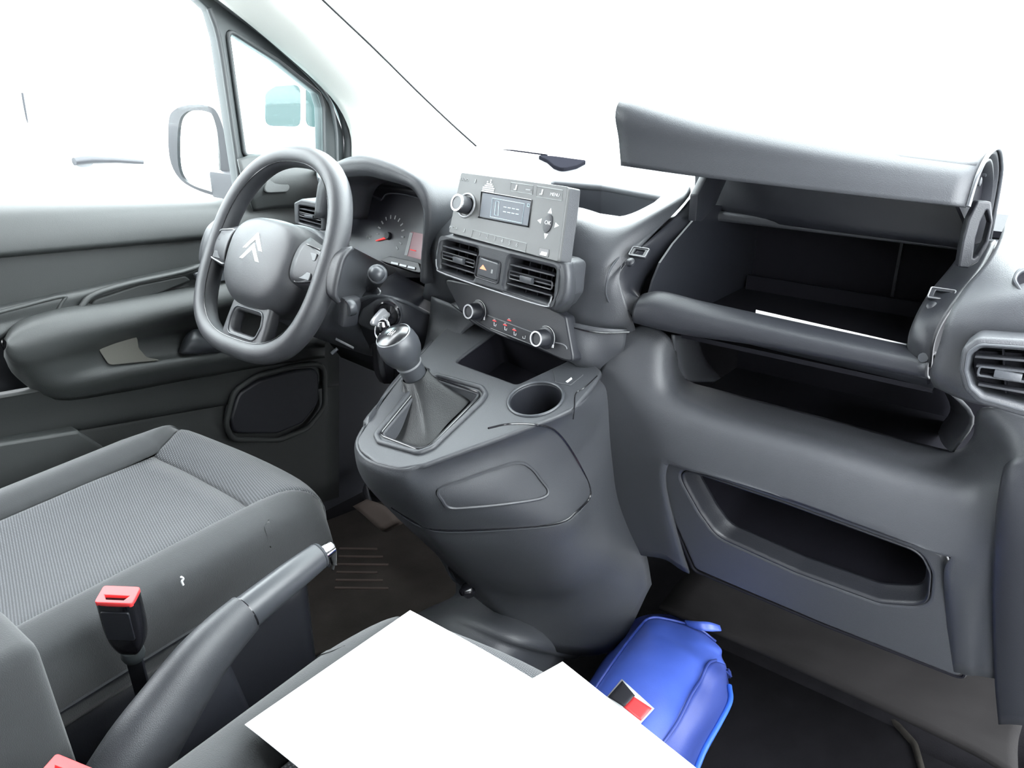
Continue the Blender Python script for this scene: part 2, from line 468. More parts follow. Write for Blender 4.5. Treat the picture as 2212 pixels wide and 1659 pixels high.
# moulded inner skin: rows run from the sill down, columns from the latch to the hinge
def drow(pts, x, xe=None):
    xe = x if xe is None else xe
    n = len(pts) - 1
    return [at(*p, x=x + (xe - x) * i / n) for i, p in enumerate(pts)]
XS = [-420, -180, 0, 150, 300, 450, 600, 730]
def dl(f, x): return drow([(q, f(q)) for q in XS], x)
lin = lambda a, b: (lambda q: a + (b - a) * q / 450.0)
surf('upper_trim', [dl(lin(424, 436), -0.800), dl(lin(432, 434), -0.775), dl(lin(446, 438), -0.752), dl(lin(470, 452), -0.735), dl(lin(505, 478), -0.726), dl(lin(538, 500), -0.722), dl(lin(548, 508), -0.724), dl(lin(552, 512), -0.740)],
     DOORM, door, nu=4, nv=4, thick=0.004)
surf('inset_panel', [dl(lin(545, 506), -0.742), dl(lin(610, 545), -0.738), dl(lin(665, 578), -0.736), dl(lin(700, 596), -0.738)], DOORD, door, nu=4, nv=4, thick=0.004)
# grab handle channel and armrest
surf('armrest_shelf', [dl(lin(662, 568), -0.740), dl(lin(668, 572), -0.722), dl(lin(676, 580), -0.716), dl(lin(700, 598), -0.718), dl(lin(722, 622), -0.712), dl(lin(730, 632), -0.716)], DOORM, door, nu=4, nv=4, thick=0.004)
ax = [14, 40, 120, 250, 380, 470, 560, 700]
def arow(ys, x): return [at(q, y, x=(x[i] if isinstance(x, tuple) else x)) for i, (q, y) in enumerate(zip(ax, ys))]
surf('armrest', [arow((733, 700, 672, 650, 627, 608, 588, 560), -0.722), arow((735, 704, 678, 656, 633, 614, 594, 566), -0.694),
                 arow((738, 720, 698, 676, 652, 634, 612, 584), -0.676), arow((745, 748, 728, 704, 678, 660, 640, 610), -0.668),
                 arow((752, 775, 758, 724, 697, 678, 658, 630), (-.672, -.672, -.672, -.682, -.688, -.688, -.688, -.688)),
                 arow((756, 784, 780, 747, 720, 702, 682, 657), (-.682, -.680, -.682, -.712, -.722, -.722, -.722, -.720)),
                 arow((759, 792, 806, 783, 763, 748, 733, 713), (-.690, -.690, -.688, -.708, -.714, -.714, -.714, -.712)),
                 arow((762, 800, 835, 808, 786, 772, 758, 740), (-.704, -.704, -.696, -.692, -.692, -.692, -.692, -.692)),
                 arow((768, 812, 860, 846, 822, 806, 790, 770), -0.722)],
     DOORM, door, nu=4, nv=4, thick=0.004)
tube('armrest_seam', cr([at(*p, x=-0.7165) for p in [(100, 852), (60, 815), (20, 770), (6, 740), (18, 718), (60, 697), (160, 668), (300, 640)]], 6), 0.0022, BLACK, door, seg=6)
FA = Pl((-0.7125, 0, 0.7), (1, 0, 0))
tube('grab_handle', cr([at(*p, x=-0.700) for p in [(166, 690), (178, 660), (205, 635), (280, 612), (390, 588), (450, 568), (520, 548)]], 6), [0.006] * 37, DOORM, door, flat=0.8)
FD = Pl((-0.699, 0, 0.7), (1, 0, 0))
ppl('grab_recess', FD, [(182, 684), (205, 648), (300, 616), (400, 596), (415, 606), (330, 640), (220, 668)], DOORD, door, r=0.01, thick=0.012, bevel=0.003)
tube('shelf_edge', cr([at(*p, x=-0.7135) for p in [(-60, 690), (40, 664), (136, 640), (132, 655), (112, 695)]], 6), 0.0035, DOORM, door, seg=8)
sw = ppl('window_switch_panel', Pl((-0.688, 0, 0.7), (1, 0, 0.25)), [(418, 590), (500, 566), (590, 552), (590, 590), (500, 603), (440, 618)], SATIN, door, r=0.006, thick=0.01, bevel=0.002)
ppl('switch', Pl((-0.686, 0, 0.7), (1, 0, 0.25)), [(495, 575), (525, 568), (525, 592), (497, 598)], DARK, sw, r=0.003, thick=0.006, bevel=0.001)
# inner release handle in its recess
FR = Pl((-0.676, 0, 0.65), (1, 0, 0))
ppl('recess_liner', Pl((-0.7035, 0, 0.65), (1, 0, 0.12)), [(205, 742), (296, 722), (300, 752), (318, 772), (352, 778), (236, 789)], mat('worn_recess_plastic', (0.105, 0.102, 0.090), 0.6, 0.3, grain=0.5), door, r=0.012, thick=0.004, bevel=0.001)
surf('release_handle', [[at(388, 762, x=-0.708), at(400, 730, x=-0.702), at(415, 714, x=-0.700), at(430, 712, x=-0.702)],
                        [at(396, 764, x=-0.694), at(412, 742, x=-0.688), at(430, 735, x=-0.687), at(446, 734, x=-0.688)],
                        [at(420, 762, x=-0.692), at(455, 752, x=-0.686), at(490, 746, x=-0.686), at(540, 742, x=-0.688)],
                        [at(440, 762, x=-0.702), at(470, 760, x=-0.696), at(500, 757, x=-0.696), at(545, 752, x=-0.700)]], SATIN, door, nu=4, nv=4, thick=0.003)
# lower panels
surf('lower_band', [dl(lin(852, 772), -0.726), dl(lin(858, 780), -0.716), dl(lin(864, 786), -0.718), dl(lin(905, 828), -0.728), dl(lin(945, 868), -0.732), dl(lin(955, 878), -0.740)], DOORD, door, nu=4, nv=4, thick=0.004)
surf('lower_panel', [dl(lin(950, 870), -0.750), dl(lin(1010, 920), -0.745), dl(lin(1090, 985), -0.745), dl(lin(1180, 1060), -0.75), dl(lin(1300, 1160), -0.755)], DOORD, door, nu=4, nv=3, thick=0.004)
FP = Pl((-0.700, 0, 0.5), (1, 0, 0))
ppl('map_pocket', FP, [(-420, 1010), (0, 957), (170, 930), (185, 940), (225, 966), (240, 1100), (-420, 1300)], DOORM, door, r=0.008, thick=0.05, bevel=0.006)
FS = Pl((-0.712, 0, 0.5), (1, 0, -0.05))
spk = [(498, 905), (515, 850), (560, 822), (640, 800), (690, 795), (690, 870), (655, 915), (600, 938), (505, 938)]
gr = ppl('speaker_grille', FS, spk, DARK, door, r=0.03, thick=0.03, bevel=0.006)
tube('speaker_surround', [FS.w(*p, 0.0) for p in rnd(FS.pp([(488, 915), (505, 845), (555, 812), (640, 790), (700, 785), (702, 880), (665, 925), (605, 950), (500, 950)]), 0.035)], 0.006, DOORD, door, closed=True, seg=8)
# triangle behind the mirror
tri = [[at(512, 345, x=-0.728), at(560, 336, x=-0.728), at(690, 345, x=-0.722), at(730, 350, x=-0.720)],
       [at(520, 380, x=-0.716), at(575, 366, x=-0.708), at(640, 360, x=-0.705), at(720, 380, x=-0.706)],
       [at(535, 420, x=-0.712), at(585, 405, x=-0.702), at(640, 400, x=-0.700), at(730, 415, x=-0.705)],
       [at(545, 455, x=-0.722), at(600, 448, x=-0.716), at(660, 448, x=-0.716), at(730, 450, x=-0.718)]]
surf('mirror_corner_trim', tri, DOORM, door, nu=5, nv=5, thick=0.004)
ppl('tweeter_cover', Pl((-0.698, 0, 0.85), (1, 0, 0.2)), [(568, 418), (580, 380), (605, 372), (628, 405), (622, 415)], DOORM, door, r=0.012, thick=0.006, bevel=0.002)

# wing mirror outside
wm = thing('wing_mirror', 'grey plastic wing mirror reflecting white sky outside driver window', 'mirror', at(470, 425, x=-0.86))
mo = [(364, 262), (378, 236), (410, 226), (448, 228), (470, 245), (488, 300), (498, 370), (500, 418), (470, 424), (420, 408), (386, 384), (366, 340)]
mi = [(386, 268), (398, 245), (418, 238), (446, 241), (460, 252), (472, 300), (477, 360), (476, 416), (450, 412), (412, 398), (390, 376), (383, 330)]
FM = Pl(at(430, 330, x=-0.90), (0.50, -0.86, 0.10))
me_ = thing
h0 = [FM.w(*p, 0.0) for p in smooth2(FM.pp(mo), 4)]
cen = sum(h0, V3()) / len(h0)
back = [p.lerp(cen, 0.10) - FM.n * 0.05 for p in h0]; back2 = [p.lerp(cen, 0.5) - FM.n * 0.085 for p in h0]
N_ = len(h0)
inn = [FM.w(*p, 0.0) for p in smooth2(FM.pp(mi), 4)]; inn2 = [p - FM.n * 0.012 for p in inn]
vs = inn2 + inn + h0 + back + back2
fs = [tuple(range(4 * N_, 5 * N_))]
for L in range(4):
    for k in range(N_):
        k2 = (k + 1) % N_; fs.append((L * N_ + k, L * N_ + k2, (L + 1) * N_ + k2, (L + 1) * N_ + k))
fs.append(tuple(range(N_)))
raw('mirror_housing', vs, fs, GREYTRIM, wm, smooth=50)
plate('mirror_glass', FM, smooth2(FM.pp(mi, -0.006), 4), MIRROR, wm, thick=0.003, bevel=0.0004, c=-0.006)
box('mirror_foot', at(505, 400, x=-0.83), (0.05, 0, 0), (0, 0.025, 0), (0, 0, 0.028), GREYTRIM, wm, bevel=0.008)

# ================================================================== dashboard
dash = thing('dashboard', 'dark grey van dashboard with open top glove box and lower shelf', 'dashboard', (0, 0.15, 0.34))
# --- top skin, from the windscreen base to the front crest
def prow(zs, y, xs): return [V3((x, y, z)) for x, z in zip(xs, zs)]
TZ = 0.862
tray = [(0.013, 0.165), (0.19, 0.345)]
FT = Pl((0, 0, TZ), (0, 0, 1), (0, 1, 0))
tray_px = [(1190, 389), (1300, 398), (1428, 421), (1368, 470), (1245, 452), (1200, 440)]
bin_cut = [(0.150, -0.10), (0.150, 0.30), (0.545, 0.30), (0.545, -0.10)]
outer = [(-0.72, 0.24), (-0.60, 0.15), (-0.17, 0.15), (-0.13, 0.065), (0.06, 0.06), (0.135, 0.10), (0.160, 0.262), (0.535, 0.262), (0.56, 0.10), (0.72, 0.12), (0.72, 0.72), (-0.72, 0.72)]
tray2 = FT.pp(tray_px)
plate('top_panel', FT, rnd(outer, 0.03), PLASTIC, dash, thick=0.014, bevel=0.005, holes=[rnd(tray2, 0.008)])
cx = sum(p[0] for p in tray2) / len(tray2); cy = sum(p[1] for p in tray2) / len(tray2)
tv = [FT.w(cx + (p[0] - cx) * 1.01, cy + (p[1] - cy) * 1.01, -0.004) for p in rnd(tray2, 0.008)]
tb = [p + V3((0, 0, -0.05)) for p in tv]; n_ = len(tv)
raw('storage_tray', tv + tb, [(k, (k + 1) % n_, n_ + (k + 1) % n_, n_ + k) for k in range(n_)] + [tuple(range(n_, 2 * n_))], DARK, dash)
# --- demister strip along the glass
ppl('demister_vent', FT, [(1160, 334), (1200, 337), (1266, 346), (1246, 356), (1214, 363), (1196, 356), (1182, 344)], mat('demister_foam', (0.010, 0.010, 0.013), 1.0, 0.0), dash, r=0.012, thick=0.016, bevel=0.002, c=0.008)
tube('demister_seam', [FT.at(1084, 322, 0.001), FT.at(1130, 328, 0.001), FT.at(1182, 335, 0.001)], 0.002, MATS['demister_foam'], dash, seg=6)

# --- instrument hood
hood_in = [(700, 470), (715, 405), (741, 381), (790, 374), (825, 381), (886, 399), (908, 423), (919, 452), (919, 496), (915, 553), (912, 605)]
hood_out = [(690, 470), (702, 385), (738, 350), (795, 338), (850, 350), (905, 378), (929, 403), (941, 435), (943, 481), (934, 530), (930, 610)]
yi = 0.035
hi = [at(*p, y=yi) for p in hood_in]
ho = [at(*p, y=yi + 0.012) for p in hood_out]
hb = [p + V3((0.004, 0.10, -0.004)) for p in ho]
he = [p + V3((0.02, 0.24, -0.03)) for p in ho]
hr = [p + V3((-0.004, 0.012, -0.004)) for p in hi]
hd = [V3((p.x * 0.94 - 0.02, p.y + 0.09, p.z * 0.96 + 0.02)) for p in hi]
surf('instrument_hood', [hd, hr, hi, [a.lerp(b, 0.5) + V3((0, -0.008, 0)) for a, b in zip(hi, ho)], ho, hb, he], PLASTIC, dash, nu=5, nv=4, thick=0.003, flip=True)
tube('hood_seam', cr([p + V3((0, -0.001, 0.0005)) for p in ho[3:10]], 6), 0.0012, BLACK, dash, seg=6)

# --- front body of the dash between hood and glove box
g = [
 [at(944, 384, y=0.18), at(1000, 402, y=0.17), at(1100, 440, y=0.10), at(1240, 452, y=0.11), at(1335, 474, y=0.12), at(1420, 440, y=0.18), at(1480, 398, y=0.255)],
 [at(941, 428, y=0.110), at(1000, 450, y=0.10), at(1100, 480, y=0.06), at(1240, 480, y=0.065), at(1325, 500, y=0.075), at(1410, 468, y=0.125), at(1488, 425, y=0.205)],
 [at(939, 485, y=0.062), at(1000, 520, y=0.055), at(1100, 560, y=0.04), at(1240, 550, y=0.042), at(1305, 560, y=0.046), at(1345, 545, y=0.066), at(1398, 520, y=0.098)],
 [at(934, 535, y=0.045), at(1000, 575, y=0.045), at(1100, 600, y=0.045), at(1240, 595, y=0.038), at(1292, 602, y=0.038), at(1325, 590, y=0.050), at(1360, 560, y=0.067)],
 [at(930, 570, y=0.05), at(1000, 610, y=0.05), at(1100, 640, y=0.05), at(1235, 640, y=0.036), at(1285, 640, y=0.036), at(1318, 625, y=0.042), at(1338, 600, y=0.052)],
 [at(920, 620, y=0.06), at(1000, 660, y=0.06), at(1100, 690, y=0.06), at(1225, 700, y=0.036), at(1280, 705, y=0.036), at(1325, 695, y=0.042), at(1362, 680, y=0.052)],
 [at(915, 640, y=0.07), at(1000, 680, y=0.07), at(1100, 710, y=0.07), at(1222, 722, y=0.050), at(1282, 735, y=0.056), at(1332, 735, y=0.066), at(1380, 728, y=0.085)],
]
surf('front_panel', g, PLASTIC, dash, nu=6, nv=6, thick=0.004)
# lower cheek under the front panel, the paler wedge beside the climate controls
ck = [
 [at(1205, 688, y=0.020), at(1255, 700, y=0.020), at(1305, 708, y=0.028), at(1354, 710, y=0.048)],
 [at(1212, 735, y=0.010), at(1258, 750, y=0.014), at(1305, 758, y=0.036), at(1348, 748, y=0.050)],
 [at(1220, 770, y=0.010), at(1262, 785, y=0.022), at(1300, 792, y=0.046), at(1334, 775, y=0.060)],
 [at(1235, 784, y=0.014), at(1266, 797, y=0.040), at(1295, 806, y=0.065), at(1315, 795, y=0.075)]]
surf('stack_cheek', ck, PLASTIC, dash, nu=5, nv=5, thick=0.003)
tube('cheek_seam', cr([at(1222, 702, y=0.016), at(1262, 714, y=0.016), at(1310, 720, y=0.0255), at(1360, 718, y=0.040)], 6), 0.0012, BLACK, dash, seg=6)

# --- centre vents pod
SR = math.radians(7.0)
def sn(tilt): return (-math.sin(SR) * math.cos(tilt), -math.cos(SR) * math.cos(tilt), math.sin(tilt))
pod = Pl(at(1075, 590, y=-0.012), sn(math.radians(4)))
pod_px = [(938, 548), (946, 512), (972, 506), (1200, 562), (1216, 572), (1210, 640), (1190, 670), (1175, 666), (950, 592), (938, 576)]
lv = [(953, 517), (1032, 538), (1021, 606), (948, 582)]
rv = [(1100, 556), (1199, 581), (1190, 656), (1088, 627)]
ppl('vent_housing', pod, pod_px, PLASTIC, dash, r=0.012, holes=[lv, rv], hr=0.006, thick=0.05, bevel=0.006)
# rounded right end of the pod
surf('pod_end', [[pod.at(1206, 566, -0.004), pod.at(1228, 568, -0.010), at(1242, 562, y=0.036)],
                 [pod.at(1212, 600, -0.002), pod.at(1232, 602, -0.008), at(1249, 600, y=0.040)],
                 [pod.at(1206, 640, -0.003), pod.at(1226, 645, -0.008), at(1245, 640, y=0.040)],
                 [pod.at(1184, 664, -0.006), pod.at(1200, 670, -0.012), at(1222, 674, y=0.038)]], PLASTIC, dash, nu=5, nv=5, thick=0.003)
tube('chrome_strip', cr([pod.at(*p, c=0.001) for p in [(942, 560), (944, 578), (956, 590), (1060, 626), (1170, 660), (1186, 656), (1192, 640)]], 8), 0.0012, SILVER, dash, seg=8)
def vent_inside(name, F, quad_px, nslat, parent, depth=0.03, tab=0.5):
    v = plate(name, F, rnd([(a, b) for a, b in F.pp(quad_px, -depth)], 0.003), DEEP, parent, thick=0.004, bevel=0.0005, c=-depth)
    tl, tr_, br, bl = [V3((*F.px(*p), 0)) for p in quad_px]
    for i in range(nslat):
        t = (i + 0.75) / (nslat + 0.5)
        A, B = tl.lerp(bl, t), tr_.lerp(br, t)
        A = A.lerp(B, 0.02); B = A.lerp(B, 0.98)
        bar('slat', F.w(A.x, A.y, -0.009), F.w(B.x, B.y, -0.009), 0.007, 0.0011, F.v, VENTM, v, 0.0005)
    for t in (0.3, 0.55, 0.8):
        A, B = tl.lerp(tr_, t), bl.lerp(br, t)
        bar('vane', F.w(A.x, A.y, -0.022), F.w(B.x, B.y, -0.022), 0.006, 0.0008, F.u, DEEP, v)
    c = (tl + tr_ + br + bl) / 4
    A = tl.lerp(bl, 0.5); B = tr_.lerp(br, 0.5)
    # the middle slat is a flat loop with a grip tab
    h = (bl - tl).length * 0.11
    loop = [A.lerp(B, .04) + V3((0, h, 0)), A.lerp(B, .96) + V3((0, h, 0)), A.lerp(B, .96) - V3((0, h, 0)), A.lerp(B, .04) - V3((0, h, 0))]
    lo = rnd([(p.x, p.y) for p in loop], 0.003)
    tube('tab_loop', [F.w(a, b, -0.002) for a, b in lo], 0.0011, VENTM if nslat < 4 else SATIN, v, closed=True, seg=6)
    P = A.lerp(B, tab)
    box('tab', F.w(P.x, P.y, 0.0), F.u * 0.011, F.v * h * 0.8, F.n * 0.003, SATIN, v, bevel=0.001)
    return v
vent_inside('air_vent', pod, lv, 3, dash, tab=0.55)
vent_inside('air_vent', pod, rv, 3, dash, tab=0.45)
hz = ppl('hazard_switch', pod, [(1038, 556), (1078, 569), (1072, 608), (1030, 594)], SATIN, dash, r=0.004, thick=0.012, bevel=0.002, c=0.003)
fz = pod.lift(0.003)
ppl('warning_triangle', fz, [(1043, 572), (1050, 584), (1036, 580)], AMBER, hz, thick=0.0006, bevel=0, c=0.0005)
ppl('lock_symbol', fz, [(1061, 582), (1064, 583), (1063, 591), (1060, 590)], FAINT, hz, thick=0.0006, bevel=0, c=0.0005)
tube('switch_surround', [pod.w(*p, 0.001) for p in rnd(pod.pp([(1034, 551), (1082, 566), (1076, 613), (1026, 597)]), 0.005)], 0.0012, DARK, dash, closed=True, seg=6)

# --- climate control panel
cp = Pl(at(1100, 700, y=0.012), sn(math.radians(10)))
clim = ppl('climate_panel', cp, [(955, 600), (1060, 622), (1190, 664), (1222, 684), (1240, 784), (1213, 778), (1152, 750), (1052, 716), (1017, 697), (990, 668)], DARK, dash, r=0.008, thick=0.02, bevel=0.003)
def knob(px, py):
    P = cp.at(px, py); a = cp.n
    k = lathe('climate_knob', [(0.0, 0), (0.0155, 0), (0.0155, 0.003), (0.0125, 0.004), (0.0118, 0.019), (0.0105, 0.0205), (0.0085, 0.0208), (0.008, 0.019), (0, 0.019)], P, a, DARK, clim)
    lathe('knob_ring', [(0.0088, 0.0207), (0.0108, 0.0207), (0.0108, 0.0218), (0.0088, 0.0218), (0.0088, 0.0207)], P, a, KEYM, k)
    w = 2.4
    tube('dial_scale', [P + cp.u * (math.cos(t) * 0.0165) + cp.v * (math.sin(t) * 0.0165) + a * 0.0012 for t in [-0.7 + i * 0.2 for i in range(15)]], 0.0006, FAINT, k, seg=6)
    box('dial_mark', P + cp.u * 0.0150 - cp.v * 0.008 + a * 0.0012, cp.u * 0.0012, cp.v * 0.0022, a * 0.0006, WHITE, k)
knob(1034, 672); knob(1180, 730)
tube('chrome_line', [cp.at(1054, 681, 0.0006), cp.at(1155, 720, 0.0006)], 0.0008, SILVER, clim, seg=6)
tube('chrome_line', cr([cp.at(1200, 740, 0.0006), cp.at(1214, 743, 0.0006), cp.at(1222, 748, 0.0006), cp.at(1225, 754, 0.0006)], 4), 0.0008, SILVER, clim, seg=6)
tube('lower_line', [cp.at(1060, 709, 0.0006), cp.at(1150, 745, 0.0006)], 0.0005, FAINT, clim, seg=6)
for (a, b) in [(1068, 693), (1100, 692), (1091, 702), (1111, 713)]:
    for dy, mm, ww in ((-3, FAINT, 0.0019), (0, REDLIT, 0.0036)):
        q = cp.at(a, b + dy, 0.0006); box('heat_symbol', q, cp.u * ww, cp.v * 0.0007, cp.n * 0.0003, mm, clim)
    if (a, b) != (1100, 692):
        q = cp.at(a + 1, b + 8, 0.0006)
        tube('seat_symbol', [q + cp.u * -0.002 + cp.v * 0.003, q + cp.u * -0.001 - cp.v * 0.002, q + cp.u * 0.0022 - cp.v * 0.002, q + cp.u * 0.0026 + cp.v * 0.001], 0.0005, WHITE, clim, seg=5)
q = cp.at(1132, 728, 0.0006)
tube('recirculation_symbol', [q + cp.u * 0.0022 + cp.v * 0.0024, q + cp.u * 0.0024 - cp.v * 0.002, q - cp.u * 0.0022 - cp.v * 0.0022, q - cp.u * 0.0024 + cp.v * 0.0005], 0.0005, WHITE, clim, seg=5)
# underside of the stack closing off the storage recess
surf('stack_underside', [[at(975, 655, y=0.03), at(1060, 712, y=0.012), at(1155, 748, y=0.010), at(1262, 790, y=0.03)],
                         [at(975, 655, y=0.03) + V3((0, 0.16, 0.0)), at(1060, 712, y=0.012) + V3((0, 0.17, 0)), at(1155, 748, y=0.010) + V3((0, 0.17, 0)), at(1262, 790, y=0.03) + V3((0, 0.15, 0))]], DARK, dash, nu=4, nv=3, thick=0.003)

# --- top glove box -------------------------------------------------------------
GX0, GX1 = 0.155, 0.545
lo = [at(a, b, y=c) for a, b, c in [(1492, 428, .205), (1455, 470, .155), (1400, 520, .10), (1362, 556, .068), (1336, 592, .050), (1331, 622, .045), (1346, 658, .045), (1378, 694, .048)]]
li = [at(a, b, y=c) for a, b, c in [(1520, 440, .235), (1490, 476, .18), (1432, 524, .125), (1388, 562, .092), (1366, 600, .075), (1364, 620, .07), (1372, 634, .066), (1390, 648, .060)]]
rim = surf('glove_box_rim', [lo, [a.lerp(b, 0.5) + V3((0, -0.003, 0.003)) for a, b in zip(lo, li)], li, [p + V3((0.004, 0.02, -0.02)) for p in li]], DARK, dash, nu=6, nv=4, thick=0.003)
tube('rim_seam', cr([at(*p, x=0.136) for p in [(1440, 474), (1370, 524), (1322, 575), (1310, 615), (1312, 645), (1330, 670), (1372, 694)]], 6), 0.0012, SATIN, dash, seg=6)
ro = [at(a, b, y=c) for a, b, c in [(2150, 518, 0.225), (2122, 578, 0.150), (2080, 632, 0.092), (2040, 690, 0.055), (2018, 740, 0.040), (2010, 795, 0.038)]]
ri = [at(a, b, y=c) for a, b, c in [(2075, 545, 0.26), (2050, 580, 0.20), (2004, 636, 0.115), (1974, 690, 0.070), (1963, 730, 0.056), (1965, 770, 0.056)]]
surf('glove_box_rim', [[p + V3((-0.004, 0.03, -0.03)) for p in ri], ri, [a.lerp(b, 0.5) + V3((0, -0.004, 0.004)) for a, b in zip(ri, ro)], ro], DARK, dash, nu=6, nv=4, thick=0.003)
# bin inside
by0, by1, bz = 0.105, 0.42, 0.722
li2 = [V3((0.178, p.y + 0.012, p.z - 0.006)) for p in li]; ri2 = [V3((0.522, p.y + 0.012, p.z - 0.006)) for p in ri]
def wall_in(nm, x, top):
    prof = [(by1, 0.87), (0.30, 0.865)] + top + [(by0, bz), (by1, bz)]
    th = 0.003
    vs = [V3((x, a, b)) for a, b in prof] + [V3((x + th, a, b)) for a, b in prof]; k = len(prof)
    raw(nm, vs, [tuple(range(k)), tuple(range(k, 2 * k))] + [(i, (i + 1) % k, k + (i + 1) % k, k + i) for i in range(k)], DARK if x < .3 else DEEP, dash, smooth=0)
wall_in('bin_wall', 0.176, [(p.y, p.z) for p in li if p.y < 0.29])
wall_in('bin_wall', 0.520, [(p.y, p.z) for p in ri if p.y < 0.29])
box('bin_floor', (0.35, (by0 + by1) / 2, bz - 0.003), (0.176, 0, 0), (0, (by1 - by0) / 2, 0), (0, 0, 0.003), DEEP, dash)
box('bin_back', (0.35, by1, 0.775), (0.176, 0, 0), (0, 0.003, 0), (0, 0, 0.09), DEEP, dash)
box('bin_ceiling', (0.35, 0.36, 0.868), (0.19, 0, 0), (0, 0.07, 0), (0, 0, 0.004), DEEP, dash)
for dx, s in ((0.30, 0.03), (0.305, 0.025)):
    bar('bin_rib', (dx, 0.15, bz + 0.003), (dx, 0.25, bz + 0.003), 0.001, 0.004, (0, 0, 1), DARK, dash)
bar('bin_rib', (0.40, by1 - 0.006, 0.70), (0.40, by1 - 0.006, 0.83), 0.002, 0.002, (0, 1, 0), DARK, dash)
# front lip beam
lt = [at(1382, 646, y=0.052), at(1420, 642, y=0.054), at(1500, 662, y=0.057), at(1632, 692, y=0.057), at(1800, 729, y=0.057), at(1970, 766, y=0.055), at(2012, 776, y=0.05)]
lb = [at(1378, 694, y=0.048), at(1420, 706, y=0.05), at(1500, 722, y=0.055), at(1632, 740, y=0.055), at(1800, 770, y=0.055), at(1970, 804, y=0.055), at(2012, 812, y=0.05)]
mid = [a.lerp(b, 0.45) + V3((0, -0.014, 0.002)) for a, b in zip(lt, lb)]
surf('glove_box_lip', [[p + V3((0, 0.05, -0.05)) for p in lt], [p + V3((0, 0.022, -0.003)) for p in lt], lt, mid, lb, [p + V3((0, 0.10, 0.0)) for p in lb]], DARK, dash, nu=6, nv=5, thick=0.003)
tube('lip_edge', cr([p + V3((0, -0.013, -0.010)) for p in [a.lerp(b, .35) for a, b in zip(lt, lb)]], 6), 0.0014, SATIN, dash, seg=6)
# latches on the rim
for nm, P, U in (('latch', at(1384, 553, x=0.163), V3((0.012, 0.0, 0.0))), ('latch', at(2034, 645, y=0.095), V3((0.012, 0, 0)))):
    d = V3((0, 0.62, 0.55)).normalized()
    nrm = V3((0, -0.6, 0.75)).normalized()
    Fl = Pl(P + nrm * 0.005, nrm, (0, 0.7, 0.5))
    l = plate(nm, Fl, rnd([(-0.013, -0.008), (0.013, -0.008), (0.013, 0.008), (-0.013, 0.008)], 0.002), DARK, dash, thick=0.004, bevel=0.0008, holes=[rnd([(-0.007, -0.004), (0.007, -0.004), (0.007, 0.004), (-0.007, 0.004)], 0.001)], c=0.003)
    tube('latch_frame', [Fl.w(*p, 0.0035) for p in rnd([(-0.012, -0.007), (0.012, -0.007), (0.012, 0.007), (-0.012, 0.007)], 0.002)], 0.0007, SILVER, l, closed=True, seg=6)
    lathe('rubber_stop', [(0, 0), (0.006, 0), (0.006, 0.004), (0.004, 0.006), (0, 0.0065)], Fl.w(-0.004, -0.018, 0), nrm, DARK, dash, seg=16)
lathe('rubber_stop', [(0, 0), (0.005, 0), (0.005, 0.003), (0, 0.004)], at(1392, 674, y=0.046), (0, -1, 0.2), SATIN, dash, seg=16)
lathe('rubber_stop', [(0, 0), (0.005, 0), (0.005, 0.003), (0, 0.004)], at(1995, 772, y=0.042), (0, -1, 0.2), SATIN, dash, seg=16)

# raised lid
L0 = [(1340, 358), (1334, 300), (1331, 240), (1345, 205), (1420, 204)]
def lid_sec(x, pts): return [V3((x, y, z)) for y, z in pts]
pl_ = [at(1341, 358, x=0.130), at(1336, 300, x=0.130), at(1332, 245, x=0.132)]
secL = [(pl_[0].y, pl_[0].z), (pl_[1].y, pl_[1].z), (pl_[2].y, pl_[2].z), (pl_[2].y + 0.018, pl_[2].z + 0.018), (0.12, 1.030), (0.20, 1.015), (0.272, 0.950), (0.288, 0.868)]
secR = [(0.060, 0.931), (0.068, 0.949), (0.082, 0.964), (0.115, 0.977), (0.166, 0.979), (0.205, 0.965), (0.236, 0.938), (0.256, 0.868)]
def lerp_sec(t, bow=0.0):
    return [((1 - t) * a[0] + t * b[0], (1 - t) * a[1] + t * b[1] + bow) for a, b in zip(secL, secR)]
lid_cols = []
for t, x in ((0, 0.130), (0.25, 0.225), (0.5, 0.325), (0.75, 0.425), (1.0, 0.527)):
    e = {0: 0, 0.25: 0.42, 0.5: 0.68, 0.75: 0.87, 1.0: 1.0}[t]
    lid_cols.append([V3((x, a, b)) for a, b in lerp_sec(e)])
lid = surf('glove_box_lid', lid_cols, PLASTIC, dash, nu=5, nv=6, thick=0.006, flip=True)
inner = [[V3((p.x, p.y + 0.012, p.z + 0.004)) if i < 3 else V3((p.x, p.y * 0.94 + 0.008, p.z - 0.014)) for i, p in enumerate(c)] for c in lid_cols]
inner[0] = [p + V3((0.012, 0, 0)) for p in inner[0]]; inner[-1] = [p + V3((-0.003, 0, 0)) for p in inner[-1]]
surf('lid_liner', inner, DARK, lid, nu=5, nv=6, thick=0.003)
# end cap inside the right edge of the lid
ec = [V3((0.510, a, b)) for a, b in [(y + 0.012, z + 0.006) if i < 2 else (y * 0.97 + 0.006, z - 0.006) for i, (y, z) in enumerate(secR)]]
ecv = ec + [p + V3((0.004, 0, 0)) for p in ec]; k = len(ec)
raw('lid_end', ecv, [tuple(range(k)), tuple(range(k, 2 * k))] + [(i, (i + 1) % k, k + (i + 1) % k, k + i) for i in range(k)], DEEP, lid, smooth=0)
tube('lid_edge_strip', cr([V3((0.529, y, z)) for y, z in [(a, b) for a, b in secR]], 5), 0.0022, SATIN, lid, seg=8)
for a, b in ((2125, 372), (2136, 382), (2112, 392)):
    lathe('lid_screw', [(0, 0), (0.005, 0), (0.005, 0.003), (0.002, 0.004), (0, 0.003)], at(a, b, x=0.514), (1, 0, 0), SATIN, lid, seg=14)
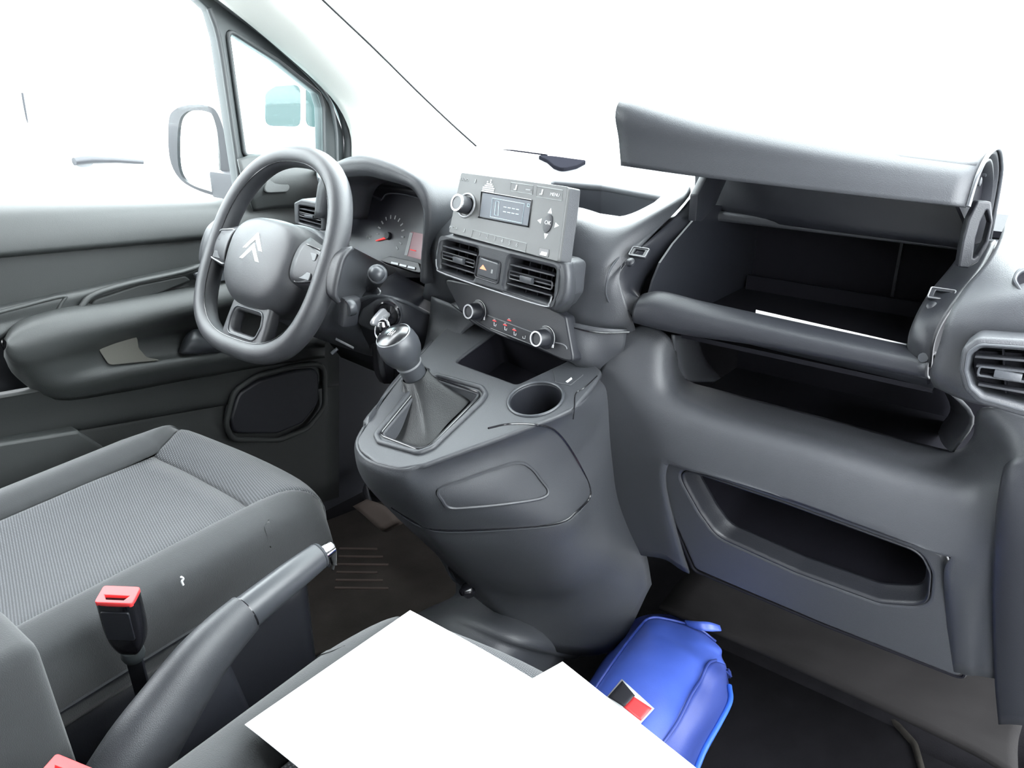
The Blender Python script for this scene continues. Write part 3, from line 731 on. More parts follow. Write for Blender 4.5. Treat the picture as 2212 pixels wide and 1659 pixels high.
# support arms
def arm(nm, px, x, th):
    P = [at(*p, x=x) for p in px]
    vs = P + [p + V3((th, 0, 0)) for p in P]; k = len(P)
    return raw(nm, vs, [tuple(range(k)), tuple(range(k, 2 * k))] + [(i, (i + 1) % k, k + (i + 1) % k, k + i) for i in range(k)], DARK, dash, bevel=0.002, smooth=45)
arm('lid_arm', [(1515, 372), (1560, 372), (1530, 440), (1500, 476), (1486, 476), (1490, 420)], 0.182, 0.012)
FAa = Pl(at(2105, 510, y=0.13), (0.45, -0.85, 0.05))
a1 = [(2108, 434), (2140, 436), (2122, 500), (2112, 540), (2092, 578), (2075, 572), (2088, 500)]
a_o = [(2112, 434), (2142, 436), (2146, 480), (2136, 530), (2114, 566), (2092, 580), (2070, 578), (2080, 520), (2092, 475)]
a_h = [(2132, 452), (2140, 482), (2130, 522), (2112, 552), (2102, 560), (2108, 515), (2118, 480)]
ppl('lid_arm', FAa, a_o, DARK, dash, r=0.003, holes=[a_h], hr=0.001, thick=0.014, bevel=0.002)
lathe('lid_bolt', [(0, 0), (0.0045, 0), (0.004, 0.003), (0, 0.004)], at(1628, 463, y=0.285), (0, -1, 0), DEEP, dash, seg=16)
lathe('lid_bolt', [(0, 0), (0.0045, 0), (0.004, 0.003), (0, 0.004)], at(1830, 493, y=0.285), (0, -1, 0), DEEP, dash, seg=16)
raw('corner_gusset', [at(1582, 458, y=0.30), at(1610, 456, y=0.30), at(1608, 478, y=0.30), at(1582, 458, y=0.306), at(1610, 456, y=0.306), at(1608, 478, y=0.306)], [(0, 1, 2), (3, 4, 5), (0, 1, 4, 3), (1, 2, 5, 4), (2, 0, 3, 5)], SATIN, dash)

# --- right end of the dash with the side vent
re = [
 [at(2180, 470, y=0.26), at(2230, 470, y=0.26), at(2290, 480, y=0.26)],
 [at(2140, 560, y=0.10), at(2200, 560, y=0.10), at(2280, 560, y=0.10)],
 [at(2085, 630, y=0.045), at(2170, 630, y=0.030), at(2290, 620, y=0.025)],
 [at(2050, 690, y=0.022), at(2160, 690, y=0.012), at(2300, 690, y=0.010)],
 [at(2030, 745, y=0.020), at(2150, 745, y=0.018), at(2310, 760, y=0.020)],
 [at(2012, 800, y=0.024), at(2120, 830, y=0.025), at(2310, 860, y=0.025)],
 [at(2022, 830, y=0.05), at(2120, 870, y=0.03), at(2310, 900, y=0.02)]]
surf('end_panel', re, PLASTIC, dash, nu=6, nv=5, thick=0.004)
rvF = Pl(at(2150, 810, y=-0.036), (0.06, -0.99, 0.10))
rv_o = [(2070, 800), (2078, 752), (2110, 728), (2330, 740), (2330, 920), (2230, 908), (2110, 872), (2080, 842)]
rv_i = [(2092, 800), (2098, 768), (2120, 752), (2296, 766), (2296, 888), (2230, 880), (2125, 850), (2102, 830)]
ppl('side_vent_frame', rvF, rv_o, PLASTIC, dash, r=0.012, holes=[rv_i], hr=0.008, thick=0.05, bevel=0.005)
tube('side_vent_edge', [rvF.w(*p, 0.0005) for p in rnd(rvF.pp([(2085, 800), (2091, 762), (2116, 744), (2335, 758), (2335, 900), (2230, 892), (2120, 860), (2095, 836)]), 0.010)], 0.0013, SATIN, dash, closed=True, seg=6)
vent_inside('air_vent', rvF, [(2100, 756), (2320, 770), (2320, 888), (2110, 846)], 4, dash, tab=0.35)
dm = Pl(at(2200, 600, y=0.03), (0.1, -0.75, 0.65))
ppl('side_demister', dm, [(2186, 602), (2196, 580), (2260, 560), (2260, 650), (2210, 640)], SATIN, dash, r=0.010, thick=0.01, bevel=0.002, holes=[[(2196, 602), (2204, 588), (2256, 572), (2256, 640), (2214, 630)]], hr=0.008)
ppl('side_demister_grille', dm, [(2194, 602), (2202, 584), (2260, 568), (2260, 644), (2212, 634)], DEEP, dash, r=0.008, thick=0.004, bevel=0.0005, c=-0.004)

# --- open shelf under the glove box
sh_f = [at(1494, 832, z=0.628), at(2052, 982, z=0.628)]
yl = 0.145
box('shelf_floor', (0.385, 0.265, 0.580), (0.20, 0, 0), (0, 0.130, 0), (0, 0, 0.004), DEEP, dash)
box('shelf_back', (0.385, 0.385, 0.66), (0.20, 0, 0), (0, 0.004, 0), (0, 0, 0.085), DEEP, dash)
surf('shelf_side', [[at(1450, 722, y=0.075), at(1470, 724, y=0.12), at(1500, 724, y=0.30)], [at(1456, 780, y=0.10), at(1476, 780, y=0.14), at(1520, 780, y=0.33)], [at(1480, 828, y=0.135), at(1494, 826, y=0.17), at(1560, 826, y=0.36)]], PLASTIC, dash, nu=5, nv=5, thick=0.004)
surf('shelf_side', [[at(2022, 815, y=0.08), at(2030, 812, y=0.2), at(2020, 800, y=0.36)], [at(2105, 900, y=0.10), at(2090, 900, y=0.2), at(2060, 880, y=0.36)], [at(2060, 978, y=0.135), at(2040, 960, y=0.20), at(2030, 930, y=0.36)]], PLASTIC, dash, nu=5, nv=5, thick=0.004, flip=True)

# --- padded knee bolster and lower panel
def brow(px, y): return [at(*p, y=y) for p in px]
bol = [
 [at(1385, 705, y=0.075), at(1420, 712, y=0.08), at(1450, 740, y=0.085), at(1475, 820, y=0.13), at(1560, 850, y=0.145), at(1780, 908, y=0.145), at(1990, 965, y=0.145), at(2070, 978, y=0.138), at(2110, 940, y=0.10), at(2125, 880, y=0.06), at(2230, 905, y=0.045)],
 [at(1345, 730, y=0.060), at(1385, 745, y=0.060), at(1425, 780, y=0.062), at(1465, 842, y=0.075), at(1560, 880, y=0.085), at(1770, 940, y=0.085), at(1980, 1000, y=0.085), at(2080, 1020, y=0.075), at(2150, 990, y=0.055), at(2190, 950, y=0.035), at(2260, 960, y=0.03)],
 [at(1300, 800, y=0.045), at(1340, 820, y=0.042), at(1390, 850, y=0.040), at(1450, 880, y=0.040), at(1560, 920, y=0.040), at(1760, 980, y=0.040), at(1970, 1045, y=0.040), at(2090, 1070, y=0.035), at(2160, 1050, y=0.022), at(2210, 1020, y=0.012), at(2270, 1020, y=0.01)],
 [at(1270, 880, y=0.045), at(1320, 895, y=0.040), at(1380, 920, y=0.036), at(1450, 978, y=0.030), at(1560, 1022, y=0.030), at(1760, 1092, y=0.030), at(1960, 1164, y=0.030), at(2085, 1180, y=0.024), at(2150, 1130, y=0.012), at(2200, 1110, y=0.005), at(2275, 1110, y=0.0)],
 [at(1268, 960, y=0.060), at(1325, 985, y=0.050), at(1385, 1005, y=0.042), at(1440, 1040, y=0.040), at(1560, 1050, y=0.036), at(1760, 1110, y=0.036), at(1960, 1180, y=0.036), at(2060, 1230, y=0.034), at(2135, 1215, y=0.018), at(2180, 1210, y=0.010), at(2275, 1215, y=0.005)],
 [at(1290, 1080, y=0.085), at(1345, 1095, y=0.075), at(1405, 1105, y=0.066), at(1462, 1140, y=0.075), at(1560, 1150, y=0.11), at(1760, 1215, y=0.11), at(1960, 1285, y=0.11), at(2065, 1310, y=0.055), at(2120, 1315, y=0.045), at(2170, 1320, y=0.035), at(2275, 1330, y=0.03)],
 [at(1330, 1180, y=0.120), at(1385, 1195, y=0.115), at(1440, 1205, y=0.105), at(1490, 1235, y=0.115), at(1590, 1258, y=0.150), at(1780, 1335, y=0.150), at(1970, 1415, y=0.150), at(2075, 1450, y=0.095), at(2110, 1455, y=0.085), at(2150, 1460, y=0.075), at(2275, 1480, y=0.07)]]
bolster_ctrl = bol
surf('knee_bolster', bol, PLASTIC, dash, nu=5, nv=6, thick=0.004, skip=lambda i, j: i >= 3.3 and 3 <= j < 6.8)
box('light_block_plate', (0.37, 0.262, 0.44), (0.29, 0, 0), (0, 0.004, 0), (0, 0, 0.13), DEEP, dash)  # dark backing plate added to block light leaking from behind the dash
# lower cubby panel with its open pocket
cb = Pl(at(1750, 1200, y=0.062), V3((0, -0.95, -0.30)))
cb_o = [(1392, 990), (1400, 972), (1440, 978), (1700, 1068), (1990, 1172), (2040, 1200), (2062, 1250), (2078, 1468), (1780, 1350), (1500, 1230), (1478, 1180)]
cb_i = [(1452, 1004), (1700, 1088), (1990, 1194), (2012, 1240), (2006, 1312), (1900, 1304), (1720, 1238), (1548, 1160), (1512, 1110)]
ppl('cubby_panel', cb, cb_o, PLASTIC, dash, r=0.012, holes=[cb_i], hr=0.035, seg=8, thick=0.020, bevel=0.005, bres=3)
cb_hole = rnd(cb.pp(cb_i), 0.035, 8)
ring0 = [cb.w(a, b, -0.010) for a, b in cb_hole]; cc = sum(ring0, V3()) / len(ring0)
ring1 = [p.lerp(cc, -0.02) + V3((0, 0.16, 0.03)) for p in ring0]; k = len(ring0)
raw('cubby_pocket', ring0 + ring1, [(i, (i + 1) % k, k + (i + 1) % k, k + i) for i in range(k)] + [tuple(range(k, 2 * k))], DEEP, dash)
# sloped funnel lip of the pocket
lipo = [cb.w(a, b, -0.0005) for a, b in cb_hole]; lipi = [p.lerp(sum(lipo, V3()) / k, 0.07) - cb.n * 0.028 for p in lipo]
surf('cubby_lip', [lipo, [a.lerp(b, .5) - cb.n * 0.004 for a, b in zip(lipo, lipi)], lipi], DARK, dash, nu=1, nv=3, thick=0.002, closed_u=True)
bar('cubby_divider', at(1578, 1080, y=0.15), at(1568, 1150, y=0.15), 0.003, 0.002, (0, 1, 0), SATIN, dash)
tube('cubby_seam', [cb.w(a, b, -0.004) for a, b in rnd(cb.pp([(1386, 990), (1394, 966), (1440, 972), (1700, 1062), (1992, 1165), (2046, 1196), (2068, 1250), (2084, 1474), (1780, 1356), (1496, 1236), (1472, 1180)]), 0.012)], 0.0022, DEEP, dash, closed=True, seg=6)
# end trim by the door opening
surf('end_trim', [[at(2176, 1008, y=0.0), at(2206, 985, y=-0.005), at(2300, 960, y=0.0)], [at(2160, 1100, y=-0.005), at(2190, 1090, y=-0.015), at(2300, 1080, y=-0.02)], [at(2150, 1250, y=0.01), at(2185, 1250, y=0.0), at(2300, 1250, y=-0.01)], [at(2152, 1450, y=0.06), at(2190, 1450, y=0.05), at(2300, 1460, y=0.04)], [at(2160, 1560, y=0.09), at(2200, 1560, y=0.08), at(2300, 1570, y=0.07)]], DARK, dash, nu=4, nv=5, thick=0.004)

# ================================================================== instrument cluster
ic = thing('instrument_cluster', 'dark instrument cluster with red needle and trip buttons behind steering wheel', 'gauge cluster', at(860, 590, y=0.10))
icF = Pl(at(850, 500, y=0.125), (0.0, -0.94, 0.34))
ppl('cluster_face', icF, [(690, 400), (930, 412), (940, 480), (935, 600), (850, 600), (690, 560)], CLUSTER, ic, r=0.01, thick=0.006, bevel=0.001)
C0 = V3((*icF.px(843, 507), 0))
R0 = V3((*icF.px(871, 500), 0)) - C0
rad = R0.length
for i in range(13):
    a = math.radians(205 - i * 20.5)
    p = C0 + V3((math.cos(a), math.sin(a), 0)) * rad
    F2 = icF.lift(0.0006)
    q = F2.w(p.x, p.y); t = (F2.u * math.cos(a) + F2.v * math.sin(a))
    box('gauge_mark', q, t * 0.0034, (F2.n.cross(t)) * 0.0012, F2.n * 0.0003, FAINT, ic)
A_, B_ = icF.at(836, 513, 0.003), icF.at(812, 520, 0.003)
tube('gauge_needle', [A_, B_], [0.0022, 0.001], REDLIT, ic, seg=8)
lathe('needle_hub', [(0, 0), (0.007, 0), (0.006, 0.006), (0, 0.006)], icF.at(840, 510), icF.n, DARK, ic, seg=20)
tube('dial_rim', cr([icF.at(*p, c=0.010) for p in [(752, 440), (760, 424), (780, 420), (805, 424), (824, 432)]], 5), 0.0016, SATIN, ic, seg=6)
tube('dial_rim', cr([icF.at(*p, c=0.010) for p in [(826, 430), (838, 418), (870, 419), (905, 428)]], 5), 0.0016, SATIN, ic, seg=6)
ppl('trip_screen', icF, [(888, 500), (918, 506), (912, 562), (876, 552)], LCDRED, ic, r=0.002, thick=0.003, bevel=0.0003, c=0.0012)
ppl('fuel_bar', icF, [(885, 502), (892, 503), (880, 552), (873, 551)], FAINT, ic, thick=0.003, bevel=0.0003, c=0.0018)
tube('screen_digits', [icF.at(886, 539, 0.002), icF.at(898, 542, 0.002)], 0.0008, REDLIT, ic, seg=6)
text('scale_label', '1/2', icF, *icF.px(797, 512), 0.010, FAINT, ic)
bF = Pl(at(870, 572, y=0.075), (0, -0.8, 0.6))
bz_ = ppl('trip_button_bezel', bF, [(818, 562), (842, 553), (904, 567), (911, 590), (890, 586)], DARK, ic, r=0.004, thick=0.01, bevel=0.001)
for a in range(3):
    x0 = 845 + a * 18
    y0 = 564 + a * 4.5
    ppl('trip_button', bF, [(x0, y0), (x0 + 16, y0 + 3.5), (x0 + 15, y0 + 9.5), (x0 - 2, y0 + 6)], SILVER, ic, r=0.001, thick=0.004, bevel=0.0008, c=0.002)

surf('lower_fascia', [[at(815, 556, y=0.135), at(880, 560, y=0.135), at(945, 575, y=0.130)], [at(830, 600, y=0.125), at(890, 615, y=0.125), at(950, 640, y=0.125)], [at(840, 650, y=0.130), at(900, 660, y=0.130), at(955, 680, y=0.130)]], DARK, ic, nu=4, nv=4, thick=0.003)

# driver side air vent beyond the wheel
svF = Pl(at(662, 468, y=0.06), (0.12, -0.99, 0.05))
dv = thing('side_air_vent', 'small rectangular side air vent beside the driver window', 'air vent', at(662, 495, y=0.07))
so = [(634, 438), (650, 430), (700, 440), (700, 500), (636, 484)]; si = [(646, 444), (692, 452), (692, 494), (645, 480)]
ppl('vent_frame', svF, so, PLASTIC, dv, r=0.006, holes=[si], hr=0.003, thick=0.05, bevel=0.003)
vent_inside('vent_core', svF, [(644, 442), (694, 451), (694, 496), (643, 481)], 3, dv)

# ================================================================== car radio
rF = Pl(at(1100, 465, y=0.0), sn(math.radians(19)))
rad_ = thing('car_radio', 'grey car radio with small screen, round knob and number keys', 'radio', at(1090, 560, y=0.01))
rp = [(996, 372), (1227, 403), (1206, 566), (969, 502)]
ppl('face_plate', rF, rp, RADIOM, rad_, r=0.004, thick=0.006, bevel=0.001)
# tapered housing behind the face
fr_ = [rF.w(a, b, -0.005) for a, b in rnd(rF.pp(rp), 0.004)]
cc = sum(fr_, V3()) / len(fr_)
bk = [p.lerp(cc, -0.035) - rF.n * 0.016 for p in fr_]; bk2 = [p.lerp(cc, 0.30) - rF.n * 0.06 for p in fr_]
k = len(fr_)
raw('radio_housing', fr_ + bk + bk2, [(i, (i + 1) % k, k + (i + 1) % k, k + i) for i in range(k)] + [(k + i, k + (i + 1) % k, 2 * k + (i + 1) % k, 2 * k + i) for i in range(k)] + [tuple(range(k)), tuple(range(2 * k, 3 * k))], PLASTIC, rad_, smooth=50)
scr = ppl('screen', rF, [(1043, 416), (1147, 434), (1140, 488), (1036, 468)], LCD, rad_, r=0.001, thick=0.003, bevel=0.0003, c=0.0004)
tube('screen_bezel', [rF.w(*p, 0.0006) for p in rF.pp([(1041, 414), (1149, 433), (1142, 490), (1034, 469)])], 0.0012, BLACK, rad_, closed=True, seg=6)
def line_px(nm, pts, r, m, parent, F=rF, c=0.0008, closed=False):
    return tube(nm, [F.at(*p, c=c) for p in pts], r, m, parent, seg=5, closed=closed)
line_px('screen_box', [(1064, 428), (1133, 440), (1127, 482), (1059, 468)], 0.0004, LCDTXT, scr, closed=True)
line_px('car_symbol', [(1072, 434), (1078, 436), (1076, 466), (1068, 464), (1070, 446)], 0.0004, LCDTXT, scr, closed=True)
for yy, n in ((447, 4), (457, 4)):
    for i in range(n):
        line_px('text_mark', [(1088 + i * 9 - (yy - 447) * .1, yy + i * 1.7), (1094 + i * 9 - (yy - 447) * .1, yy + 1.1 + i * 1.7)], 0.0006, LCDTXT, scr)
line_px('status_symbol', [(1140, 440), (1144, 441), (1143, 447), (1139, 446)], 0.0005, LCDTXT, scr, closed=True)
K = rF.at(1008, 444)
kn = lathe('volume_knob', [(0, 0), (0.0125, 0), (0.0125, 0.016), (0.011, 0.018), (0, 0.018)], K, rF.n, DARK, rad_)
lathe('knob_ring', [(0.0095, 0.0178), (0.0125, 0.0178), (0.0120, 0.0198), (0.0095, 0.0198), (0.0095, 0.0178)], K, rF.n, CHROME, kn)
lathe('knob_cap', [(0, 0.0188), (0.0095, 0.0188), (0.0095, 0.018), (0, 0.018)], K, rF.n, SATIN, kn)
tube('knob_collar', [K + rF.n * 0.001 + rF.u * (math.cos(t) * 0.0165) + rF.v * (math.sin(t) * 0.0165) for t in [2 * pi * i / 40 for i in range(40)]], 0.0017, SILVER, rad_, closed=True, seg=8)
def tpx(s, px, py, size, m=WHITE): text('lettering', s, rF, *rF.px(px, py), size, m, rad_)
tpx('RADIO', 1003, 388, 0.0060, FAINT); tpx('MENU', 1199, 421, 0.0058, WHITE); text('lettering', 'OK', rF, *rF.px(1185, 482), 0.0075, WHITE, rad_, c=0.0018)
tpx('MEDIA', 980, 492, 0.0060, FAINT)
for i in range(6):
    tpx(str(i + 1), 1037 + i * 16, 507 + i * 4.5, 0.0080, FAINT)
for px_, py_, rot in ((1189, 456, 0), (1166, 477, pi / 2), (1203, 487, -pi / 2), (1179, 510, pi)):
    a, b = rF.px(px_, py_)
    tri_ = [(0, 0.004), (-0.0035, -0.003), (0.0035, -0.003)]
    plate('arrow_key', rF, [(a + x * math.cos(rot) - y * math.sin(rot), b + x * math.sin(rot) + y * math.cos(rot)) for x, y in tri_], WHITE, rad_, thick=0.0008, bevel=0, c=0.0006)
lathe('menu_pad', [(0, 0), (0.0105, 0), (0.0102, 0.0012), (0.0095, 0.0014), (0, 0.0012)], rF.at(1184, 483), rF.n, DARK, rad_, seg=28, sx=1.15, sy=0.72)
# equaliser emblem: columns of little dots
ea, eb = rF.px(1057, 402)
hts = [3, 4, 6, 5, 7, 5, 4, 3]
dot0 = None
for i, h in enumerate(hts):
    for j in range(h):
        p = rF.w(ea + (i - 3.5) * 0.0030, eb - 0.008 + j * 0.0027, 0.0006)
        if dot0 is None:
            dot0 = box('emblem_dot', p, rF.u * 0.0011, rF.v * 0.0009, rF.n * 0.0003, WHITE, rad_); p0 = p
        else: copy_part(dot0, rad_, p - p0)
for px_, py_, s in ((1027, 391, 0.7), (1115, 405, 1), (1171, 415, 1), (1003, 498, .7)):
    q = rF.at(px_, py_, 0.0006)
    tube('key_symbol', [q + rF.v * 0.0035 * s, q - rF.v * 0.003 * s, q - rF.v * 0.003 * s - rF.u * 0.003 * s], 0.0010 * s, WHITE if s == 1 else FAINT, rad_, seg=5)
q = rF.at(1141, 410, 0.0006); box('key_symbol', q, rF.u * 0.0045, rF.v * 0.0007, rF.n * 0.0003, FAINT, rad_)
for pts in ([(1104, 394), (1152, 401), (1150, 420), (1102, 412)], [(1160, 402), (1216, 411), (1214, 434), (1158, 425)], [(1022, 497), (1138, 526), (1135, 545), (1018, 514)]):
    line_px('key_outline', pts, 0.00045, FAINT, rad_, c=0.0002, closed=True)
us = ppl('usb_socket', rF, [(1165, 535), (1186, 539), (1184, 556), (1163, 551)], BLACK, rad_, r=0.001, thick=0.002, bevel=0.0003, c=0.0006)
ppl('usb_contact', rF, [(1170, 543), (1182, 546), (1180, 553), (1166, 550)], CHROME, us, thick=0.001, bevel=0.0002, c=0.0012)

# ================================================================== steering column and wheel
WX = -0.395
WC = at(584, 552, x=WX)
TILT = math.radians(29)
wn = V3((0, -math.cos(TILT), math.sin(TILT))); wv = V3((0, math.sin(TILT), math.cos(TILT))); wu = V3((1, 0, 0))
WF = Pl(WC, wn, wv)
sc_ = thing('steering_column', 'grey steering column shroud with stalks and ignition lock', 'steering column', (WX, 0.05, 0.62))
def ring_(c, a, b, n=16, p=2.6):
    out = []
    for i in range(n):
        t = 2 * pi * i / n; ct, st = math.cos(t), math.sin(t)
        out.append(c + wu * (a * math.copysign(abs(ct) ** (2 / p), ct)) + wv * (b * math.copysign(abs(st) ** (2 / p), st)))
    return out
surf('column_shroud', [ring_(WC - wn * d + wv * h, a, b) for d, a, b, h in ((0.035, 0.070, 0.066, -0.010), (0.04, 0.080, 0.074, -0.012), (0.07, 0.084, 0.078, -0.014), (0.13, 0.088, 0.080, -0.018), (0.20, 0.09, 0.08, -0.02), (0.26, 0.09, 0.08, -0.02))], PLASTIC, sc_, nu=3, nv=4, thick=0.003, closed_u=True, flip=False)
# lower cowl with the ignition lock
cow = [
 [at(856, 590, y=0.055), at(880, 605, y=0.06), at(915, 622, y=0.08), at(950, 650, y=0.10)],
 [at(790, 630, y=0.000), at(830, 632, y=0.005), at(885, 648, y=0.035), at(948, 684, y=0.09)],
 [at(770, 655, y=-0.01), at(815, 650, y=-0.012), at(868, 662, y=0.012), at(940, 695, y=0.08)],
 [at(752, 700, y=-0.005), at(800, 705, y=-0.012), at(865, 710, y=0.012), at(938, 740, y=0.08)],
 [at(735, 730, y=0.02), at(785, 748, y=0.02), at(850, 752, y=0.04), at(930, 790, y=0.10)]]
surf('ignition_cowl', cow, DARK, sc_, nu=6, nv=5, thick=0.003)
tube('cowl_edge', cr([at(772, 652, y=-0.014), at(800, 641, y=-0.012), at(838, 642, y=-0.004), at(880, 655, y=0.022), at(946, 688, y=0.085)], 6), 0.0035, SATIN, sc_, seg=8)
ppl('ignition_plate', Pl(at(815, 690, y=-0.020), (0.35, -0.93, 0.0)), [(768, 700), (782, 668), (812, 647), (842, 645), (862, 665), (866, 695), (850, 715), (800, 714)], PLASTIC, sc_, r=0.012, thick=0.012, bevel=0.003)
igF = Pl(at(836, 680, y=-0.024), (0.45, -0.89, 0.05))
lathe('ignition_lock', [(0.0, -0.004), (0.0175, -0.004), (0.0215, -0.004), (0.0215, 0.002), (0.0195, 0.004), (0.0175, 0.002), (0.017, -0.003)], igF.o, igF.n, BLACK, sc_)
def stalk(nm, A, B, m, rA, rB):
    return tube(nm, [A, A.lerp(B, .5), B], [rA, (rA + rB) / 2, rB], m, sc_, seg=14)
SB = at(815, 592, x=-0.235); SA = at(800, 625, x=-0.30); sd = (SB - SA).normalized()
st = tube('wiper_stalk', [SA, SA.lerp(SB, .35), SA.lerp(SB, .55), SB], [0.006, 0.0075, 0.0135, 0.0148], DARK, sc_, seg=20)
lathe('stalk_end', [(0.0150, -0.004), (0.0155, 0.0), (0.0135, 0.0025), (0.0125, 0.003), (0.011, 0.007), (0.006, 0.0105), (0, 0.0115)], SB, (0.62, -0.70, 0.45), SATIN, st, seg=28)
tube('stalk_ring', [at(812, 628, x=-0.245) + V3((math.cos(t) * 0.010, 0, math.sin(t) * 0.006)) for t in [-1.2 + .25 * i for i in range(10)]], 0.0012, SILVER, st, seg=6)
cs = box('audio_stalk', at(754, 672, x=-0.262), V3((0.012, -0.004, 0.0)), V3((0.004, 0.012, 0.0)), V3((0.002, 0.004, 0.022)), DARK, sc_, bevel=0.005)
lathe('scroll_wheel', [(0, -0.006), (0.012, -0.006), (0.013, -0.004), (0.013, 0.004), (0.012, 0.006), (0, 0.006)], at(757, 664, x=-0.252), (0.25, 1.0, 0.1), SATIN, cs, seg=24)
# lever under the column and a loose tag
bar('adjuster_lever', at(725, 732, x=-0.30), at(764, 752, x=-0.28), 0.007, 0.002, (0, 0.5, 1), SATIN, sc_, 0.001)
tube('adjuster_pin', [at(716, 764, x=-0.30), at(729, 753, x=-0.295)], 0.003, SATIN, sc_, seg=10)

sw_ = thing('steering_wheel', 'grey flat-bottomed steering wheel with silver chevron emblem', 'steering wheel', WC)
HA, HT, HB = 0.1425, 0.164, 0.154
def rim_pt(t, off=0.0, dn=0.0):
    ct, st_ = math.cos(t), math.sin(t)
    p = 2.35 if st_ > 0 else 2.9
    a = HA + off; b = (HT if st_ > 0 else HB) + off
    return WF.w(a * math.copysign(abs(ct) ** (2 / p), ct), b * math.copysign(abs(st_) ** (2 / p), st_), dn)
NT = 96
TS = [2 * pi * i / NT for i in range(NT)]
def rim_tube(nm, m, pr, cuts, parent, off=0.0, dn=0.0):
    verts, faces, S = [], [], len(pr)
    for t in TS:
        c = rim_pt(t, off, dn); e = (rim_pt(t + 0.02) - rim_pt(t - 0.02)).normalized(); o_ = e.cross(wn)
        for a, b in pr: verts.append(c + o_ * a + wn * b)
    for i in range(NT):
        j = (i + 1) % NT
        for k in range(S): faces.append((i * S + k, i * S + (k + 1) % S, j * S + (k + 1) % S, j * S + k))
    return raw(nm, verts, faces, m, parent, smooth=60)
prof = [(math.cos(w) * 0.0165, math.sin(w) * 0.0200) for w in [2 * pi * k / 18 for k in range(18)]]
rim_ = rim_tube('rim', LEATHER, prof, None, sw_)
tube('rim_seam', [rim_pt(t, -0.0125, 0.0125) for t in TS], 0.0009, BLACK, rim_, closed=True, seg=6)
# airbag boss
def boss_ring(a, b, d, yo, p=2.8, n=28):
    out = []
    for i in range(n):
        t = 2 * pi * i / n; ct, st_ = math.cos(t), math.sin(t)
        wid = a * (1.0 + 0.10 * st_)
        out.append(WF.w(wid * math.copysign(abs(ct) ** (2 / p), ct), yo + b * math.copysign(abs(st_) ** (2 / p), st_), d))
    return out
bs = surf('airbag_cover', [boss_ring(a, b, d, yo) for a, b, d, yo in ((0.092, 0.074, -0.040, -0.018), (0.094, 0.076, -0.020, -0.018), (0.092, 0.074, -0.002, -0.017), (0.085, 0.069, 0.014, -0.014), (0.072, 0.058, 0.026, -0.012), (0.046, 0.037, 0.032, -0.011), (0.015, 0.012, 0.0345, -0.011), (0.0005, 0.0005, 0.0348, -0.011))], LEATHER, sw_, nu=3, nv=4, thick=0, closed_u=True, flip=True)
EF = WF.lift(0.0335)
def chevron(cx_, cy_, w, h, th):
    return [(cx_ - w, cy_ - h), (cx_ - w + th * 1.15, cy_ - h), (cx_, cy_ - 0.2 * th), (cx_ + w - th * 1.15, cy_ - h), (cx_ + w, cy_ - h), (cx_, cy_ + th * 1.25)]
for dy in (0.008, -0.009):
    plate('chevron_emblem', EF, chevron(0.0, dy + 0.008, 0.025, 0.018, 0.0078), LOGO, bs, thick=0.003, bevel=0.0008, c=0.0015)
text('airbag_lettering', 'AIRBAG', EF, 0.0, -0.047, 0.006, FAINT, bs, c=-0.0040)
# spokes with switch pods
for s in (-1, 1):
    sp_ = [[WF.w(s * 0.085, 0.040, 0.004), WF.w(s * 0.13, 0.030, 0.002), WF.w(s * 0.175, 0.040, 0.0)],
           [WF.w(s * 0.085, 0.022, 0.018), WF.w(s * 0.13, 0.018, 0.012), WF.w(s * 0.176, 0.020, 0.010)],
           [WF.w(s * 0.085, -0.005, 0.022), WF.w(s * 0.13, -0.008, 0.014), WF.w(s * 0.178, -0.008, 0.010)],
           [WF.w(s * 0.085, -0.030, 0.016), WF.w(s * 0.13, -0.030, 0.008), WF.w(s * 0.177, -0.036, 0.004)],
           [WF.w(s * 0.085, -0.040, -0.010), WF.w(s * 0.13, -0.036, -0.010), WF.w(s * 0.175, -0.046, -0.008)]]
    spk_ = surf('spoke', sp_, LEATHER, sw_, nu=5, nv=5, thick=0.006, flip=(s > 0))
    pf = WF.lift(0.0125)
    pod_ = plate('switch_pod', pf, rnd([(s * 0.088, 0.028), (s * 0.130, 0.022), (s * 0.140, 0.004), (s * 0.134, -0.026), (s * 0.088, -0.034)], 0.010), SATIN, spk_, thick=0.010, bevel=0.002)
    tube('pod_edge', [pf.w(a, b, 0.0004) for a, b in rnd([(s * 0.088, 0.028), (s * 0.130, 0.022), (s * 0.140, 0.004), (s * 0.134, -0.026), (s * 0.088, -0.034)], 0.010)], 0.0014, SILVER if s < 0 else BLACK, spk_, closed=True, seg=6)
    for b in (0.010, -0.020):
        plate('spoke_switch', pf, rnd([(s * 0.098, b - 0.006), (s * 0.126, b - 0.006), (s * 0.126, b + 0.006), (s * 0.098, b + 0.006)], 0.003), DARK if s < 0 else SATIN, spk_, thick=0.005, bevel=0.001, c=0.003)
lower_o = [(-0.050, -0.070), (0.050, -0.070), (0.054, -0.115), (0.056, -0.158), (-0.056, -0.158), (-0.054, -0.115)]
lower_h = [(-0.032, -0.096), (0.032, -0.096), (0.036, -0.112), (0.030, -0.130), (-0.030, -0.130), (-0.036, -0.112)]
ls = plate('lower_spoke', WF, rnd(lower_o, 0.018), LEATHER, sw_, thick=0.024, bevel=0.007, holes=[rnd(lower_h, 0.012)], c=0.006, bres=3)
tube('lower_spoke_trim', [WF.w(a, b, 0.0062) for a, b in rnd([(-0.037, -0.090), (0.037, -0.090), (0.042, -0.112), (0.036, -0.136), (-0.036, -0.136), (-0.042, -0.112)], 0.014)], 0.0018, SATIN, ls, closed=True, seg=8)

